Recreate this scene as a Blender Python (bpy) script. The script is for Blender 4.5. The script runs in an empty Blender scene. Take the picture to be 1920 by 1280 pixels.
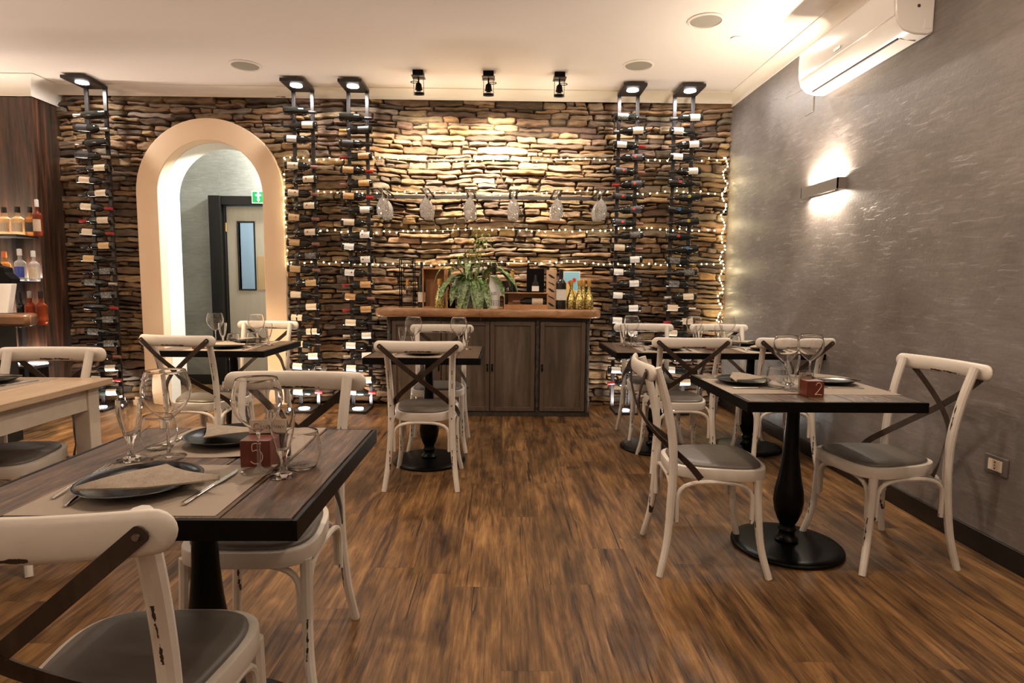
import bpy, math, random
import numpy as np
from mathutils import Vector, Matrix
S = bpy.context.scene
COL = S.collection
PI = math.pi
random.seed(7)
RNG = np.random.default_rng(11)

# ------------------------------------------------------------------ camera, world, exposure
F_PX = 1120.0
TILT, YAW, ROLL = math.atan(107 / F_PX), math.atan(17 / F_PX), math.radians(0.5)
fwd = Vector((math.sin(YAW) * math.cos(TILT), math.cos(YAW) * math.cos(TILT), -math.sin(TILT)))
rt = fwd.cross(Vector((0, 0, 1))).normalized(); up = rt.cross(fwd)
rt, up = rt * math.cos(ROLL) + up * math.sin(ROLL), up * math.cos(ROLL) - rt * math.sin(ROLL)
cam = bpy.data.cameras.new('camera'); cam.sensor_width = 36; cam.lens = 36 * F_PX / 1920
camo = bpy.data.objects.new('camera', cam); COL.objects.link(camo)
camo.matrix_world = Matrix(((rt.x, up.x, -fwd.x, 0), (rt.y, up.y, -fwd.y, 0), (rt.z, up.z, -fwd.z, 1.2), (0, 0, 0, 1)))
cam.clip_start = 0.05
S.camera = camo
w = bpy.data.worlds.new('world'); S.world = w; w.use_nodes = True
w.node_tree.nodes['Background'].inputs[0].default_value = (0.9, 0.75, 0.6, 1)
w.node_tree.nodes['Background'].inputs[1].default_value = 0.0
S.view_settings.view_transform = 'Standard'; S.view_settings.look = 'None'
S.view_settings.gamma = 1; S.view_settings.use_curve_mapping = False
S.view_settings.exposure = 0.08
S.cycles.use_denoising = True
S.cycles.max_bounces = 12; S.cycles.transmission_bounces = 14; S.cycles.transparent_max_bounces = 16
S.cycles.sample_clamp_indirect = 4.0
WARM = (1.0, 0.79, 0.60); WARM2 = (1.0, 0.84, 0.68); WHITE = (1.0, 0.95, 0.90)

def lamp(name, kind, loc, energy, color, parent=None, size=0.1, target=None, shape='DISK', size_y=None, spot=None, blend=0.5, spread=None):
    l = bpy.data.lights.new(name, kind); l.energy = energy; l.color = color
    if kind == 'AREA':
        l.shape = shape; l.size = size
        if size_y: l.size_y = size_y
        if spread: l.spread = spread
    else:
        l.shadow_soft_size = size
    if kind == 'SPOT': l.spot_size = spot; l.spot_blend = blend
    o = bpy.data.objects.new(name, l); COL.objects.link(o); o.location = loc
    if target is not None:
        d = Vector(target) - Vector(loc); o.rotation_euler = d.to_track_quat('-Z', 'Y').to_euler()
    if parent: o.parent = parent
    return o

# ------------------------------------------------------------------ materials
def nt(name):
    m = bpy.data.materials.new(name); m.use_nodes = True
    t = m.node_tree; b = t.nodes['Principled BSDF']; return m, t, b
def lk(t, a, b): t.links.new(a, b)
def mat(name, c, rough=0.5, metal=0.0, spec=0.5, emit=None, es=1.0, trans=0, ior=1.45, coat=0, alpha=1):
    m, t, b = nt(name)
    b.inputs['Base Color'].default_value = (*c, 1); b.inputs['Roughness'].default_value = rough
    b.inputs['Metallic'].default_value = metal; b.inputs['Specular IOR Level'].default_value = spec
    b.inputs['Transmission Weight'].default_value = trans; b.inputs['IOR'].default_value = ior
    b.inputs['Coat Weight'].default_value = coat
    if emit: b.inputs['Emission Color'].default_value = (*emit, 1); b.inputs['Emission Strength'].default_value = es
    return m
def ramp(t, fac, stops, interp='LINEAR'):
    r = t.nodes.new('ShaderNodeValToRGB'); r.color_ramp.interpolation = interp
    e = r.color_ramp.elements
    while len(e) < len(stops): e.new(0.5)
    for i, (p, c) in enumerate(stops):
        e[i].position = p; e[i].color = (*c, 1) if len(c) == 3 else c
    lk(t, fac, r.inputs[0]); return r.outputs[0]
def coords(t, scale=(1, 1, 1), kind='Object', rot=(0, 0, 0), add=None):
    c = t.nodes.new('ShaderNodeTexCoord'); m = t.nodes.new('ShaderNodeMapping')
    m.inputs['Scale'].default_value = scale; m.inputs['Rotation'].default_value = rot
    src = c.outputs[kind]
    if add is not None:
        a = t.nodes.new('ShaderNodeVectorMath'); a.operation = 'ADD'; lk(t, src, a.inputs[0]); lk(t, add, a.inputs[1]); src = a.outputs[0]
    lk(t, src, m.inputs[0]); return m.outputs[0]
def noise(t, vec, scale=5, detail=4, rough=0.55, dist=0):
    n = t.nodes.new('ShaderNodeTexNoise'); n.inputs['Scale'].default_value = scale; n.inputs['Detail'].default_value = detail
    n.inputs['Roughness'].default_value = rough; n.inputs['Distortion'].default_value = dist
    lk(t, vec, n.inputs['Vector']); return n.outputs['Fac']
def mth(t, op, a, b=None, clamp=False):
    n = t.nodes.new('ShaderNodeMath'); n.operation = op; n.use_clamp = clamp
    for i, v in enumerate((a, b)):
        if v is None: continue
        if isinstance(v, (int, float)): n.inputs[i].default_value = v
        else: lk(t, v, n.inputs[i])
    return n.outputs[0]
def mix(t, fac, a, b, mode='MIX'):
    n = t.nodes.new('ShaderNodeMix'); n.data_type = 'RGBA'; n.blend_type = mode
    for k, v in ((0, fac), (6, a), (7, b)):
        if isinstance(v, (int, float)): n.inputs[k].default_value = v
        elif isinstance(v, tuple): n.inputs[k].default_value = (*v, 1)
        else: lk(t, v, n.inputs[k])
    return n.outputs[2]
def bump(t, b, h, strength=0.3, dist=0.01):
    n = t.nodes.new('ShaderNodeBump'); n.inputs['Strength'].default_value = strength; n.inputs['Distance'].default_value = dist
    lk(t, h, n.inputs['Height']); lk(t, n.outputs[0], b.inputs['Normal'])

def wood(name, cols, scale=(30, 2, 30), rough=0.45, bstr=0.25, n=4.0, kind='Object', spec=0.5, dist=0.6):
    m, t, b = nt(name); v = coords(t, scale, kind)
    f = noise(t, v, n * 0.25, 8, 0.62, dist); g = noise(t, v, n, 5, 0.7)
    h = mth(t, 'ADD', mth(t, 'MULTIPLY', f, 0.65), mth(t, 'MULTIPLY', g, 0.35))
    k = len(cols); c = ramp(t, h, [(0.32 + 0.36 * i / (k - 1), cols[i]) for i in range(k)])
    lk(t, c, b.inputs['Base Color']); b.inputs['Roughness'].default_value = rough; b.inputs['Specular IOR Level'].default_value = spec
    bump(t, b, h, bstr, 0.004); return m

M = {}
# distressed cream paint on the chairs
def paint(name, rail):
    m, t, b = nt(name); g = noise(t, coords(t), 6, 4); nz = noise(t, coords(t, (30, 30, 30)), 2.0, 3)
    base = ramp(t, g, [(0.3, (0.49, 0.44, 0.385)), (0.7, (0.59, 0.54, 0.48))])
    tc = t.nodes.new('ShaderNodeTexCoord'); sp = t.nodes.new('ShaderNodeSeparateXYZ'); lk(t, tc.outputs['Object'], sp.inputs[0])
    ax = mth(t, 'ABSOLUTE', sp.outputs[0]); wob = mth(t, 'MULTIPLY', mth(t, 'SUBTRACT', nz, 0.36), 0.018)
    if rail: msk = mth(t, 'MULTIPLY', mth(t, 'LESS_THAN', mth(t, 'ABSOLUTE', mth(t, 'SUBTRACT', sp.outputs[2], 0.826)), wob), mth(t, 'LESS_THAN', ax, 0.075))
    else:
        band = mth(t, 'LESS_THAN', mth(t, 'ABSOLUTE', mth(t, 'SUBTRACT', ax, 0.1805)), mth(t, 'MULTIPLY', wob, 0.8))
        za = mth(t, 'LESS_THAN', mth(t, 'ABSOLUTE', mth(t, 'SUBTRACT', sp.outputs[2], 0.655)), 0.055); zb = mth(t, 'LESS_THAN', mth(t, 'ABSOLUTE', mth(t, 'SUBTRACT', sp.outputs[2], 0.18)), 0.06)
        msk = mth(t, 'MULTIPLY', band, mth(t, 'MAXIMUM', za, zb))
    lk(t, mix(t, msk, base, (0.030, 0.018, 0.012)), b.inputs['Base Color']); b.inputs['Roughness'].default_value = 0.42; bump(t, b, g, 0.05, 0.003); return m
M['paint'] = paint('chair_paint', False); M['railpaint'] = paint('rail_paint', True)
M['strap'] = wood('brace_strap_wood', [(0.012, 0.007, 0.004), (0.042, 0.026, 0.017)], (20, 20, 4), 0.5, 0.3, spec=0.25)
m, t, b = nt('grey_leatherette'); f = noise(t, coords(t), 260, 3)
b.inputs['Base Color'].default_value = (0.095, 0.081, 0.070, 1); b.inputs['Roughness'].default_value = 0.42; bump(t, b, f, 0.12, 0.001); M['vinyl'] = m
M['black'] = mat('black_powder_coat', (0.0025, 0.002, 0.002), 0.4, spec=0.12)
M['iron'] = mat('black_cast_iron', (0.0025, 0.0025, 0.0025), 0.30, spec=0.16)
M['rackmetal'] = mat('brushed_dark_steel', (0.045, 0.040, 0.040), 0.38, 0.6)
M['steel'] = mat('polished_steel', (0.72, 0.70, 0.67), 0.16, 1.0)
M['bolt'] = mat('bolt_metal', (0.25, 0.22, 0.20), 0.35, 1.0)
M['tabletop'] = wood('dark_table_planks', [(0.008, 0.005, 0.003), (0.036, 0.020, 0.012), (0.095, 0.052, 0.029), (0.22, 0.125, 0.072)], (22, 2.4, 22), 0.40, 1.0, spec=0.35, n=5.0, dist=2.2)
M['lighttop'] = wood('pale_oak_top', [(0.30, 0.20, 0.125), (0.40, 0.285, 0.185), (0.46, 0.34, 0.235)], (22, 2, 22), 0.36, 0.15)
M['lightpaint'] = wood('cream_painted_wood', [(0.46, 0.40, 0.33), (0.56, 0.49, 0.41)], (10, 10, 10), 0.5, 0.1)
M['mat'] = mat('taupe_paper', (0.245, 0.198, 0.155), 0.75)
m, t, b = nt('napkin_linen'); f = noise(t, coords(t), 420, 2); g = noise(t, coords(t), 35, 3)
lk(t, ramp(t, mth(t, 'ADD', mth(t, 'MULTIPLY', f, .6), mth(t, 'MULTIPLY', g, .4)), [(0.3, (0.15, 0.118, 0.088)), (0.7, (0.33, 0.27, 0.21))]), b.inputs['Base Color'])
b.inputs['Roughness'].default_value = 0.9; bump(t, b, f, 0.4, 0.001); M['napkin'] = m
M['plate'] = mat('black_glazed_ceramic', (0.003, 0.003, 0.0035), 0.24, spec=0.12)
M['glass'] = mat('clear_glass', (1, 1, 1), 0.0, 0, 0.5, trans=1, ior=1.45)
M['crystal'] = mat('cut_crystal', (1, 1, 1), 0.04, trans=0.86, ior=1.52)
M['acrylic'] = mat('clear_acrylic', (0.95, 0.95, 0.95), 0.03, trans=1, ior=1.3)
M['bottle'] = mat('dark_bottle_glass', (0.006, 0.007, 0.006), 0.07, coat=0.5)
M['block'] = wood('red_brown_block', [(0.075, 0.014, 0.008), (0.14, 0.030, 0.016)], (20, 20, 20), 0.3, 0.1)
M['digit'] = mat('chalk_pen', (0.62, 0.42, 0.33), 0.7)
M['ink'] = mat('black_ink', (0.02, 0.018, 0.016), 0.7)
M['card'] = mat('cream_card', (0.60, 0.49, 0.38), 0.7)
M['ceil'] = mat('ceiling_paint', (0.84, 0.765, 0.70), 0.85)
M['cornice'] = mat('white_plaster_moulding', (0.86, 0.79, 0.70), 0.7)
M['peach'] = mat('peach_plaster', (0.84, 0.62, 0.42), 0.8)
M['reveal'] = mat('cream_plaster', (0.86, 0.82, 0.74), 0.8)
# grey textured plaster
def plaster(name, c1, c2, c3):
    m, t, b = nt(name)
    big = noise(t, coords(t, (1, 1, 1)), 1.6, 5, 0.6, 0.4); st = noise(t, coords(t, (5, 5, 34)), 1.5, 6, 0.65, 0.8); fi = noise(t, coords(t), 60, 5, 0.6)
    h = mth(t, 'ADD', mth(t, 'MULTIPLY', big, 0.6), mth(t, 'MULTIPLY', st, 0.4))
    lk(t, ramp(t, h, [(0.34, c1), (0.5, c2), (0.66, c3)]), b.inputs['Base Color'])
    stk = ramp(t, st, [(0.60, (0, 0, 0)), (0.70, (1, 1, 1))])
    hh = mth(t, 'ADD', mth(t, 'MULTIPLY', stk, 0.8), mth(t, 'MULTIPLY', fi, 0.35))
    lk(t, ramp(t, big, [(0.3, (0.33,) * 3), (0.7, (0.5,) * 3)]), b.inputs['Roughness']); bump(t, b, hh, 0.32, 0.012); return m
M['plaster'] = plaster('grey_trowelled_plaster', (0.098, 0.084, 0.077), (0.152, 0.132, 0.121), (0.218, 0.192, 0.178))
M['plaster2'] = plaster('pale_grey_plaster', (0.15, 0.15, 0.135), (0.22, 0.218, 0.198), (0.30, 0.295, 0.27))
M['skirt'] = mat('black_skirting', (0.010, 0.008, 0.007), 0.3)
# plank floor
m, t, b = nt('vinyl_plank_floor')
tc = t.nodes.new('ShaderNodeTexCoord'); sx = t.nodes.new('ShaderNodeSeparateXYZ'); lk(t, tc.outputs['Object'], sx.inputs[0])
PW, PL = 0.186, 1.24
xr = mth(t, 'DIVIDE', sx.outputs[0], PW); row = mth(t, 'FLOOR', xr)
wn = t.nodes.new('ShaderNodeTexWhiteNoise'); wn.noise_dimensions = '1D'; lk(t, row, wn.inputs['W'])
yr = mth(t, 'ADD', mth(t, 'DIVIDE', sx.outputs[1], PL), wn.outputs['Value']); pid = mth(t, 'FLOOR', yr)
cb = t.nodes.new('ShaderNodeCombineXYZ'); lk(t, row, cb.inputs[0]); lk(t, pid, cb.inputs[1])
wn2 = t.nodes.new('ShaderNodeTexWhiteNoise'); wn2.noise_dimensions = '3D'; lk(t, cb.outputs[0], wn2.inputs['Vector'])
off = t.nodes.new('ShaderNodeVectorMath'); off.operation = 'SCALE'; off.inputs['Scale'].default_value = 9.0; lk(t, wn2.outputs['Color'], off.inputs[0])
v1 = coords(t, (9.5, 1.25, 1), add=off.outputs[0]); v2 = coords(t, (55, 2.6, 1), add=off.outputs[0])
f1 = noise(t, v1, 1.5, 7, 0.62, 1.1); f2 = noise(t, v2, 1.3, 5, 0.65, 0.4); f3 = noise(t, coords(t, (4.5, 1.6, 1), add=off.outputs[0]), 1.3, 3)
f4 = noise(t, coords(t, (170, 7, 1), add=off.outputs[0]), 1.2, 4, 0.7, 0.3)
h = mth(t, 'ADD', mth(t, 'MULTIPLY', f1, 0.52), mth(t, 'ADD', mth(t, 'MULTIPLY', f2, 0.28), mth(t, 'MULTIPLY', f4, 0.20)))
c = ramp(t, h, [(0.36, (0.018, 0.009, 0.004)), (0.44, (0.088, 0.043, 0.016)), (0.53, (0.185, 0.096, 0.036)), (0.63, (0.310, 0.174, 0.070))])
c = mix(t, 1.0, c, ramp(t, f3, [(0.36, (0.50, 0.47, 0.42)), (0.58, (1, 1, 1))]), 'MULTIPLY')
c = mix(t, 1.0, c, ramp(t, wn2.outputs['Value'], [(0, (0.78, 0.76, 0.72)), (1, (1.12, 1.10, 1.05))]), 'MULTIPLY')
crk = ramp(t, noise(t, coords(t, (48, 1.3, 1), add=off.outputs[0]), 1.2, 3, 0.55, 0.9), [(0.320, (0.9, 0.9, 0.9)), (0.345, (0, 0, 0))])
c = mix(t, crk, c, (0.012, 0.006, 0.003))
def seam(x, wdt):
    fr = mth(t, 'FRACT', x); return mth(t, 'MINIMUM', fr, mth(t, 'SUBTRACT', 1.0, fr))
sm = mth(t, 'MINIMUM', mth(t, 'MULTIPLY', seam(xr, 0), PW), mth(t, 'MULTIPLY', seam(yr, 0), PL))
c = mix(t, ramp(t, sm, [(0.0004, (0.25,) * 3), (0.0014, (0, 0, 0))]), c, (0.010, 0.005, 0.003))
lk(t, c, b.inputs['Base Color']); b.inputs['Specular IOR Level'].default_value = 0.32
lk(t, ramp(t, f2, [(0.3, (0.52,) * 3), (0.7, (0.40,) * 3)]), b.inputs['Roughness']); bump(t, b, h, 0.22, 0.004); M['floor'] = m
# stone
m, t, b = nt('ledge_stone'); at = t.nodes.new('ShaderNodeAttribute'); at.attribute_name = 'stone'
f = noise(t, coords(t, (1, 1, 3.2)), 11, 7, 0.68, 0.4); g = noise(t, coords(t, (1, 1, 2)), 60, 5, 0.7)
c = mix(t, 1.0, at.outputs['Color'], ramp(t, f, [(0.3, (0.48, 0.45, 0.42)), (0.5, (1, 0.98, 0.95)), (0.7, (1.35, 1.28, 1.15))]), 'MULTIPLY')
lk(t, c, b.inputs['Base Color']); b.inputs['Roughness'].default_value = 0.72; b.inputs['Specular IOR Level'].default_value = 0.3
bump(t, b, mth(t, 'ADD', mth(t, 'MULTIPLY', f, 0.8), mth(t, 'MULTIPLY', g, 0.25)), 0.75, 0.012); M['stone'] = m
M['mortar'] = mat('dark_joint', (0.030, 0.020, 0.013), 0.9)
m, t, b = nt('bar_wall_boards'); a = noise(t, coords(t, (16, 16, 1.1)), 1.4, 7, 0.65, 0.5); g = noise(t, coords(t, (5, 5, 0.7)), 2.2, 3)
c = ramp(t, a, [(0.34, (0.010, 0.005, 0.003)), (0.46, (0.040, 0.019, 0.011)), (0.56, (0.080, 0.036, 0.020)), (0.66, (0.17, 0.052, 0.024))])
c = mix(t, ramp(t, g, [(0.45, (0, 0, 0)), (0.62, (0.45,) * 3)]), c, (0.038, 0.034, 0.026))
lk(t, c, b.inputs['Base Color']); b.inputs['Roughness'].default_value = 0.4; bump(t, b, a, 0.2, 0.003); M['boards'] = m
M['cabinet'] = wood('grey_brown_oak', [(0.026, 0.017, 0.011), (0.066, 0.045, 0.030), (0.135, 0.097, 0.066)], (11, 11, 0.8), 0.5, 0.25)
M['cabframe'] = wood('dark_oak_frame', [(0.050, 0.032, 0.021), (0.095, 0.064, 0.043)], (18, 18, 1.4), 0.5, 0.25)
M['bark'] = wood('charred_bark', [(0.008, 0.006, 0.005), (0.050, 0.036, 0.026)], (24, 24, 3.5), 0.7, 1.0)
M['slab'] = wood('live_edge_slab', [(0.15, 0.070, 0.030), (0.30, 0.155, 0.075), (0.46, 0.27, 0.145)], (3.5, 10, 14), 0.24, 0.25)
M['crate'] = wood('pine_crate', [(0.34, 0.155, 0.060), (0.52, 0.27, 0.12)], (14, 14, 2), 0.5, 0.15)
M['palewood'] = wood('pale_pine', [(0.55, 0.36, 0.22), (0.68, 0.47, 0.31)], (14, 14, 2), 0.5, 0.1)
M['barwood'] = wood('bar_top_walnut', [(0.07, 0.034, 0.018), (0.17, 0.09, 0.05)], (3, 14, 14), 0.28, 0.2)
M['led'] = mat('led_panel', (1, 1, 1), emit=(1, 0.97, 0.93), es=28)
M['fairy'] = mat('fairy_bulb', (1, 0.9, 0.6), emit=(1.0, 0.82, 0.46), es=42)
M['wire'] = mat('clear_cable', (0.35, 0.30, 0.2), 0.4)
M['whiteplastic'] = mat('white_gloss_plastic', (0.86, 0.82, 0.78), 0.18, coat=0.3)
M['slot'] = mat('dark_slot', (0.06, 0.045, 0.04), 0.5)
M['mark'] = mat('grey_mark', (0.45, 0.41, 0.38), 0.4)
M['sconce'] = mat('satin_grey_metal', (0.21, 0.185, 0.165), 0.5, 0.2)
M['grille'] = mat('speaker_grille', (0.33, 0.30, 0.25), 0.8)
M['darkframe'] = mat('wenge_door_frame', (0.006, 0.005, 0.004), 0.4, spec=0.3)
M['door'] = wood('greige_door', [(0.26, 0.225, 0.175), (0.31, 0.27, 0.215)], (20, 20, 1), 0.42, 0.05)
M['brass'] = mat('brass', (0.55, 0.33, 0.12), 0.3, 0.9)
M['pushplate'] = mat('tan_push_plate', (0.30, 0.20, 0.10), 0.5)
M['green'] = mat('exit_green', (0.0, 0.22, 0.06), 0.5)
M['white'] = mat('plain_white', (0.85, 0.85, 0.83), 0.5)
M['bluewall'] = mat('pale_blue_wall', (0.55, 0.68, 0.74), 0.6)
M['orange'] = mat('orange_sleeve', (0.75, 0.20, 0.05), 0.5)
M['steelgrey'] = mat('grey_zinc', (0.18, 0.18, 0.17), 0.4, 0.5)
M['reed'] = mat('brown_reed', (0.30, 0.13, 0.06), 0.7)
def leafmat(name, a_, b_):
    m, t, b = nt(name); f = noise(t, coords(t, (1, 1, 1)), 42, 4, 0.6, 1.0)
    lk(t, ramp(t, f, [(0.42, a_), (0.60, b_)]), b.inputs['Base Color']); b.inputs['Roughness'].default_value = 0.35; return m
M['leaf'] = leafmat('variegated_leaf', (0.022, 0.075, 0.012), (0.30, 0.40, 0.17)); M['leaf2'] = leafmat('fern_leaf', (0.10, 0.17, 0.03), (0.26, 0.34, 0.07))
# labels of the wine bottles: paper with fine printed lines
def labelmat(name, c, ink, lo=0.6):
    m, t, b = nt(name); f = noise(t, coords(t, (60, 60, 200)), 1.6, 3, 0.6)
    lk(t, mix(t, ramp(t, f, [(lo, (0, 0, 0)), (lo + 0.05, (0.8,) * 3)]), c, ink), b.inputs['Base Color']); b.inputs['Roughness'].default_value = 0.55; return m
LAB = dict(cream=labelmat('cream_label', (0.62, 0.50, 0.36), (0.16, 0.09, 0.06)), white=labelmat('white_label', (0.72, 0.68, 0.62), (0.10, 0.09, 0.08)),
           tan=labelmat('tan_label', (0.52, 0.33, 0.15), (0.12, 0.05, 0.02)), gold=labelmat('gold_label', (0.50, 0.28, 0.10), (0.14, 0.02, 0.01), 0.55),
           black=labelmat('black_label', (0.030, 0.024, 0.024), (0.15, 0.12, 0.10), 0.62), silver=labelmat('dark_silver_label', (0.05, 0.045, 0.04), (0.45, 0.42, 0.38), 0.55))
CAP = dict(red=mat('red_capsule', (0.28, 0.014, 0.012), 0.35), black=mat('black_capsule', (0.018, 0.013, 0.013), 0.3), silver=mat('silver_capsule', (0.45, 0.40, 0.36), 0.3, 0.6), rose=mat('rose_capsule', (0.26, 0.12, 0.09), 0.4), gold=mat('gold_capsule', (0.72, 0.42, 0.12), 0.3, 0.7))
EMB = dict(red=mat('red_emblem', (0.70, 0.02, 0.05), 0.4), yellow=mat('yellow_emblem', (0.75, 0.60, 0.04), 0.4), blue=mat('blue_emblem', (0.02, 0.22, 0.60), 0.4), brown=mat('brown_emblem', (0.25, 0.06, 0.03), 0.5), scarlet=mat('scarlet_spot', (0.65, 0.03, 0.02), 0.4))

# ------------------------------------------------------------------ mesh builder
class MB:
    def __init__(s): s.v = []; s.f = []
    def add(s, vs, fs):
        o = len(s.v); s.v += [tuple(p) for p in vs]; s.f += [tuple(i + o for i in f) for f in fs]; return s
    def box(s, x0, x1, y0, y1, z0, z1, rot=None, piv=None):
        vs = [(x, y, z) for z in (z0, z1) for x, y in ((x0, y0), (x1, y0), (x1, y1), (x0, y1))]
        if rot is not None:
            p = Vector(piv or ((x0 + x1) / 2, (y0 + y1) / 2, (z0 + z1) / 2)); vs = [tuple(rot @ (Vector(q) - p) + p) for q in vs]
        return s.add(vs, [(0, 3, 2, 1), (4, 5, 6, 7), (0, 1, 5, 4), (1, 2, 6, 5), (2, 3, 7, 6), (3, 0, 4, 7)])
    def lathe(s, prof, n=24, c=(0, 0, 0), axis='z', caps=True):
        vs = []; k = len(prof)
        for r, z in prof:
            for i in range(n):
                a = 2 * PI * i / n; p = (r * math.cos(a), r * math.sin(a), z)
                if axis == 'x': p = (z, p[0], p[1])
                elif axis == 'y': p = (p[1], z, p[0])
                vs.append((p[0] + c[0], p[1] + c[1], p[2] + c[2]))
        fs = [(j * n + i, j * n + (i + 1) % n, (j + 1) * n + (i + 1) % n, (j + 1) * n + i) for j in range(k - 1) for i in range(n)]
        if caps: fs += [tuple(range(n - 1, -1, -1)), tuple((k - 1) * n + i for i in range(n))]
        return s.add(vs, fs)
    def tube(s, pts, r, n=8, ry=None, caps=True, upv=(0, 0, 1)):
        pts = [Vector(p) for p in pts]; k = len(pts)
        rs = r if isinstance(r, (list, tuple)) else [r] * k
        rys = ry if isinstance(ry, (list, tuple)) else [ry] * k if ry else rs
        vs = []; u = None
        for i, p in enumerate(pts):
            d = (pts[min(i + 1, k - 1)] - pts[max(i - 1, 0)]).normalized()
            if u is None:
                u = Vector(upv)
                if abs(u.dot(d)) > 0.95: u = Vector((1, 0, 0))
            u = (u - d * u.dot(d)).normalized(); w_ = d.cross(u)
            for j in range(n):
                a = 2 * PI * j / n; vs.append(p + u * (rs[i] * math.cos(a)) + w_ * (rys[i] * math.sin(a)))
        fs = [(j * n + i, j * n + (i + 1) % n, (j + 1) * n + (i + 1) % n, (j + 1) * n + i) for j in range(k - 1) for i in range(n)]
        if caps: fs += [tuple(range(n - 1, -1, -1)), tuple((k - 1) * n + i for i in range(n))]
        return s.add(vs, fs)
    def strap(s, pts, nrm, w_, th):
        pts = [Vector(p) for p in pts]; d0 = (pts[1] - pts[0]).normalized(); pts = [pts[0], pts[0] + d0 * .003, pts[0] + d0 * .008] + pts[1:]; nrm = [nrm[0], nrm[0]] + list(nrm); ws = {0: .35, 1: .78}; k = len(pts); vs = []
        for i, p in enumerate(pts):
            d = (pts[min(i + 1, k - 1)] - pts[max(i - 1, 0)]).normalized(); nn = Vector(nrm[i]); nn = (nn - d * nn.dot(d)).normalized(); sd = d.cross(nn)
            for a_, b_ in ((-1, -1), (1, -1), (1, 1), (-1, 1)): vs.append(p + sd * (a_ * w_ / 2 * ws.get(i, 1)) + nn * (b_ * th / 2))
        fs = [(j * 4 + i, j * 4 + (i + 1) % 4, (j + 1) * 4 + (i + 1) % 4, (j + 1) * 4 + i) for j in range(k - 1) for i in range(4)]
        fs += [(3, 2, 1, 0), tuple((k - 1) * 4 + i for i in range(4))]
        return s.add(vs, fs)
    def prism(s, poly, a0, a1, axis='z'):
        n = len(poly); P = {'z': lambda p, h: (p[0], p[1], h), 'y': lambda p, h: (p[0], h, p[1]), 'x': lambda p, h: (h, p[0], p[1])}[axis]
        vs = [P(p, a0) for p in poly] + [P(p, a1) for p in poly]
        return s.add(vs, [tuple(range(n - 1, -1, -1)), tuple(range(n, 2 * n))] + [(i, (i + 1) % n, n + (i + 1) % n, n + i) for i in range(n)])
    def build(s, name, m, parent=None, smooth=True, bevel=0, angle=35, loc=None, label=None, kind=None):
        me = bpy.data.meshes.new(name); me.from_pydata(s.v, [], s.f); me.materials.append(m); me.validate(); me.update()
        fix_normals(me)
        if smooth: me.shade_smooth(); me.set_sharp_from_angle(angle=math.radians(angle))
        o = bpy.data.objects.new(name, me); COL.objects.link(o)
        if parent: o.parent = parent
        if loc: o.location = loc
        if bevel:
            b_ = o.modifiers.new('bevel', 'BEVEL'); b_.width = bevel; b_.segments = 2; b_.limit_method = 'ANGLE'; b_.angle_limit = math.radians(40)
        if label: o['label'] = label
        if kind: o['kind'] = kind
        return o
import bmesh
def fix_normals(me):
    bm = bmesh.new(); bm.from_mesh(me); bmesh.ops.recalc_face_normals(bm, faces=bm.faces); bm.to_mesh(me); bm.free()
def crom(pts, n=6):
    pts = [Vector(p) for p in pts]; P = [pts[0] * 2 - pts[1]] + pts + [pts[-1] * 2 - pts[-2]]; out = []
    for i in range(1, len(P) - 2):
        for k in range(n):
            u = k / n; a, b_, c_, d = P[i - 1], P[i], P[i + 1], P[i + 2]
            out.append(0.5 * ((2 * b_) + (c_ - a) * u + (2 * a - 5 * b_ + 4 * c_ - d) * u * u + (3 * b_ - a - 3 * c_ + d) * u ** 3))
    return out + [pts[-1]]
def empty(name, loc=(0, 0, 0), rz=0):
    o = bpy.data.objects.new(name, None); COL.objects.link(o); o.location = loc; o.rotation_euler = (0, 0, rz); o.empty_display_size = 0.1; return o
def tag(o, label=None, cat=None, group=None, kind=None):
    if label: o['label'] = label
    if cat: o['category'] = cat
    if group: o['group'] = group
    if kind: o['kind'] = kind
    return o
def copy_tree(o, parent=None, kids=None):
    c = o.copy(); COL.objects.link(c); c.parent = parent
    if kids is None:
        kids = {}
        for q in list(bpy.data.objects):
            if q.parent: kids.setdefault(q.parent.name, []).append(q)
    for ch in kids.get(o.name, []): copy_tree(ch, c, kids)
    return c
def struct(mb, name, m, **k):
    o = mb.build(name, m, **k); o['kind'] = 'structure'; return o

# ------------------------------------------------------------------ room shell
XR, XL, YB, YF, ZC = 2.19, -5.7, 5.97, -3.2, 3.0
WOODX, WOODY = -4.24, 5.59
struct(MB().box(XL - 0.2, XR + 0.2, YF - 0.2, 9.6, -0.12, 0), 'floor', M['floor'], smooth=False)
struct(MB().box(XL - 0.2, XR + 0.2, YF - 0.2, 9.6, ZC, ZC + 0.12), 'ceiling', M['ceil'], smooth=False)
struct(MB().box(XR, XR + 0.15, YF - 0.2, 9.6, 0, ZC), 'wall_right', M['plaster'], smooth=False)
struct(MB().box(XL - 0.15, XL, YF - 0.2, 9.6, 0, ZC), 'wall_left', M['ceil'], smooth=False)
struct(MB().box(XL, XR, YF - 0.15, YF, 0, ZC), 'wall_front', M['ceil'], smooth=False)
struct(MB().box(XR - 0.016, XR, YF, YB, 0, 0.098), 'baseboard_right', M['skirt'], smooth=False, bevel=0.003)
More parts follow.
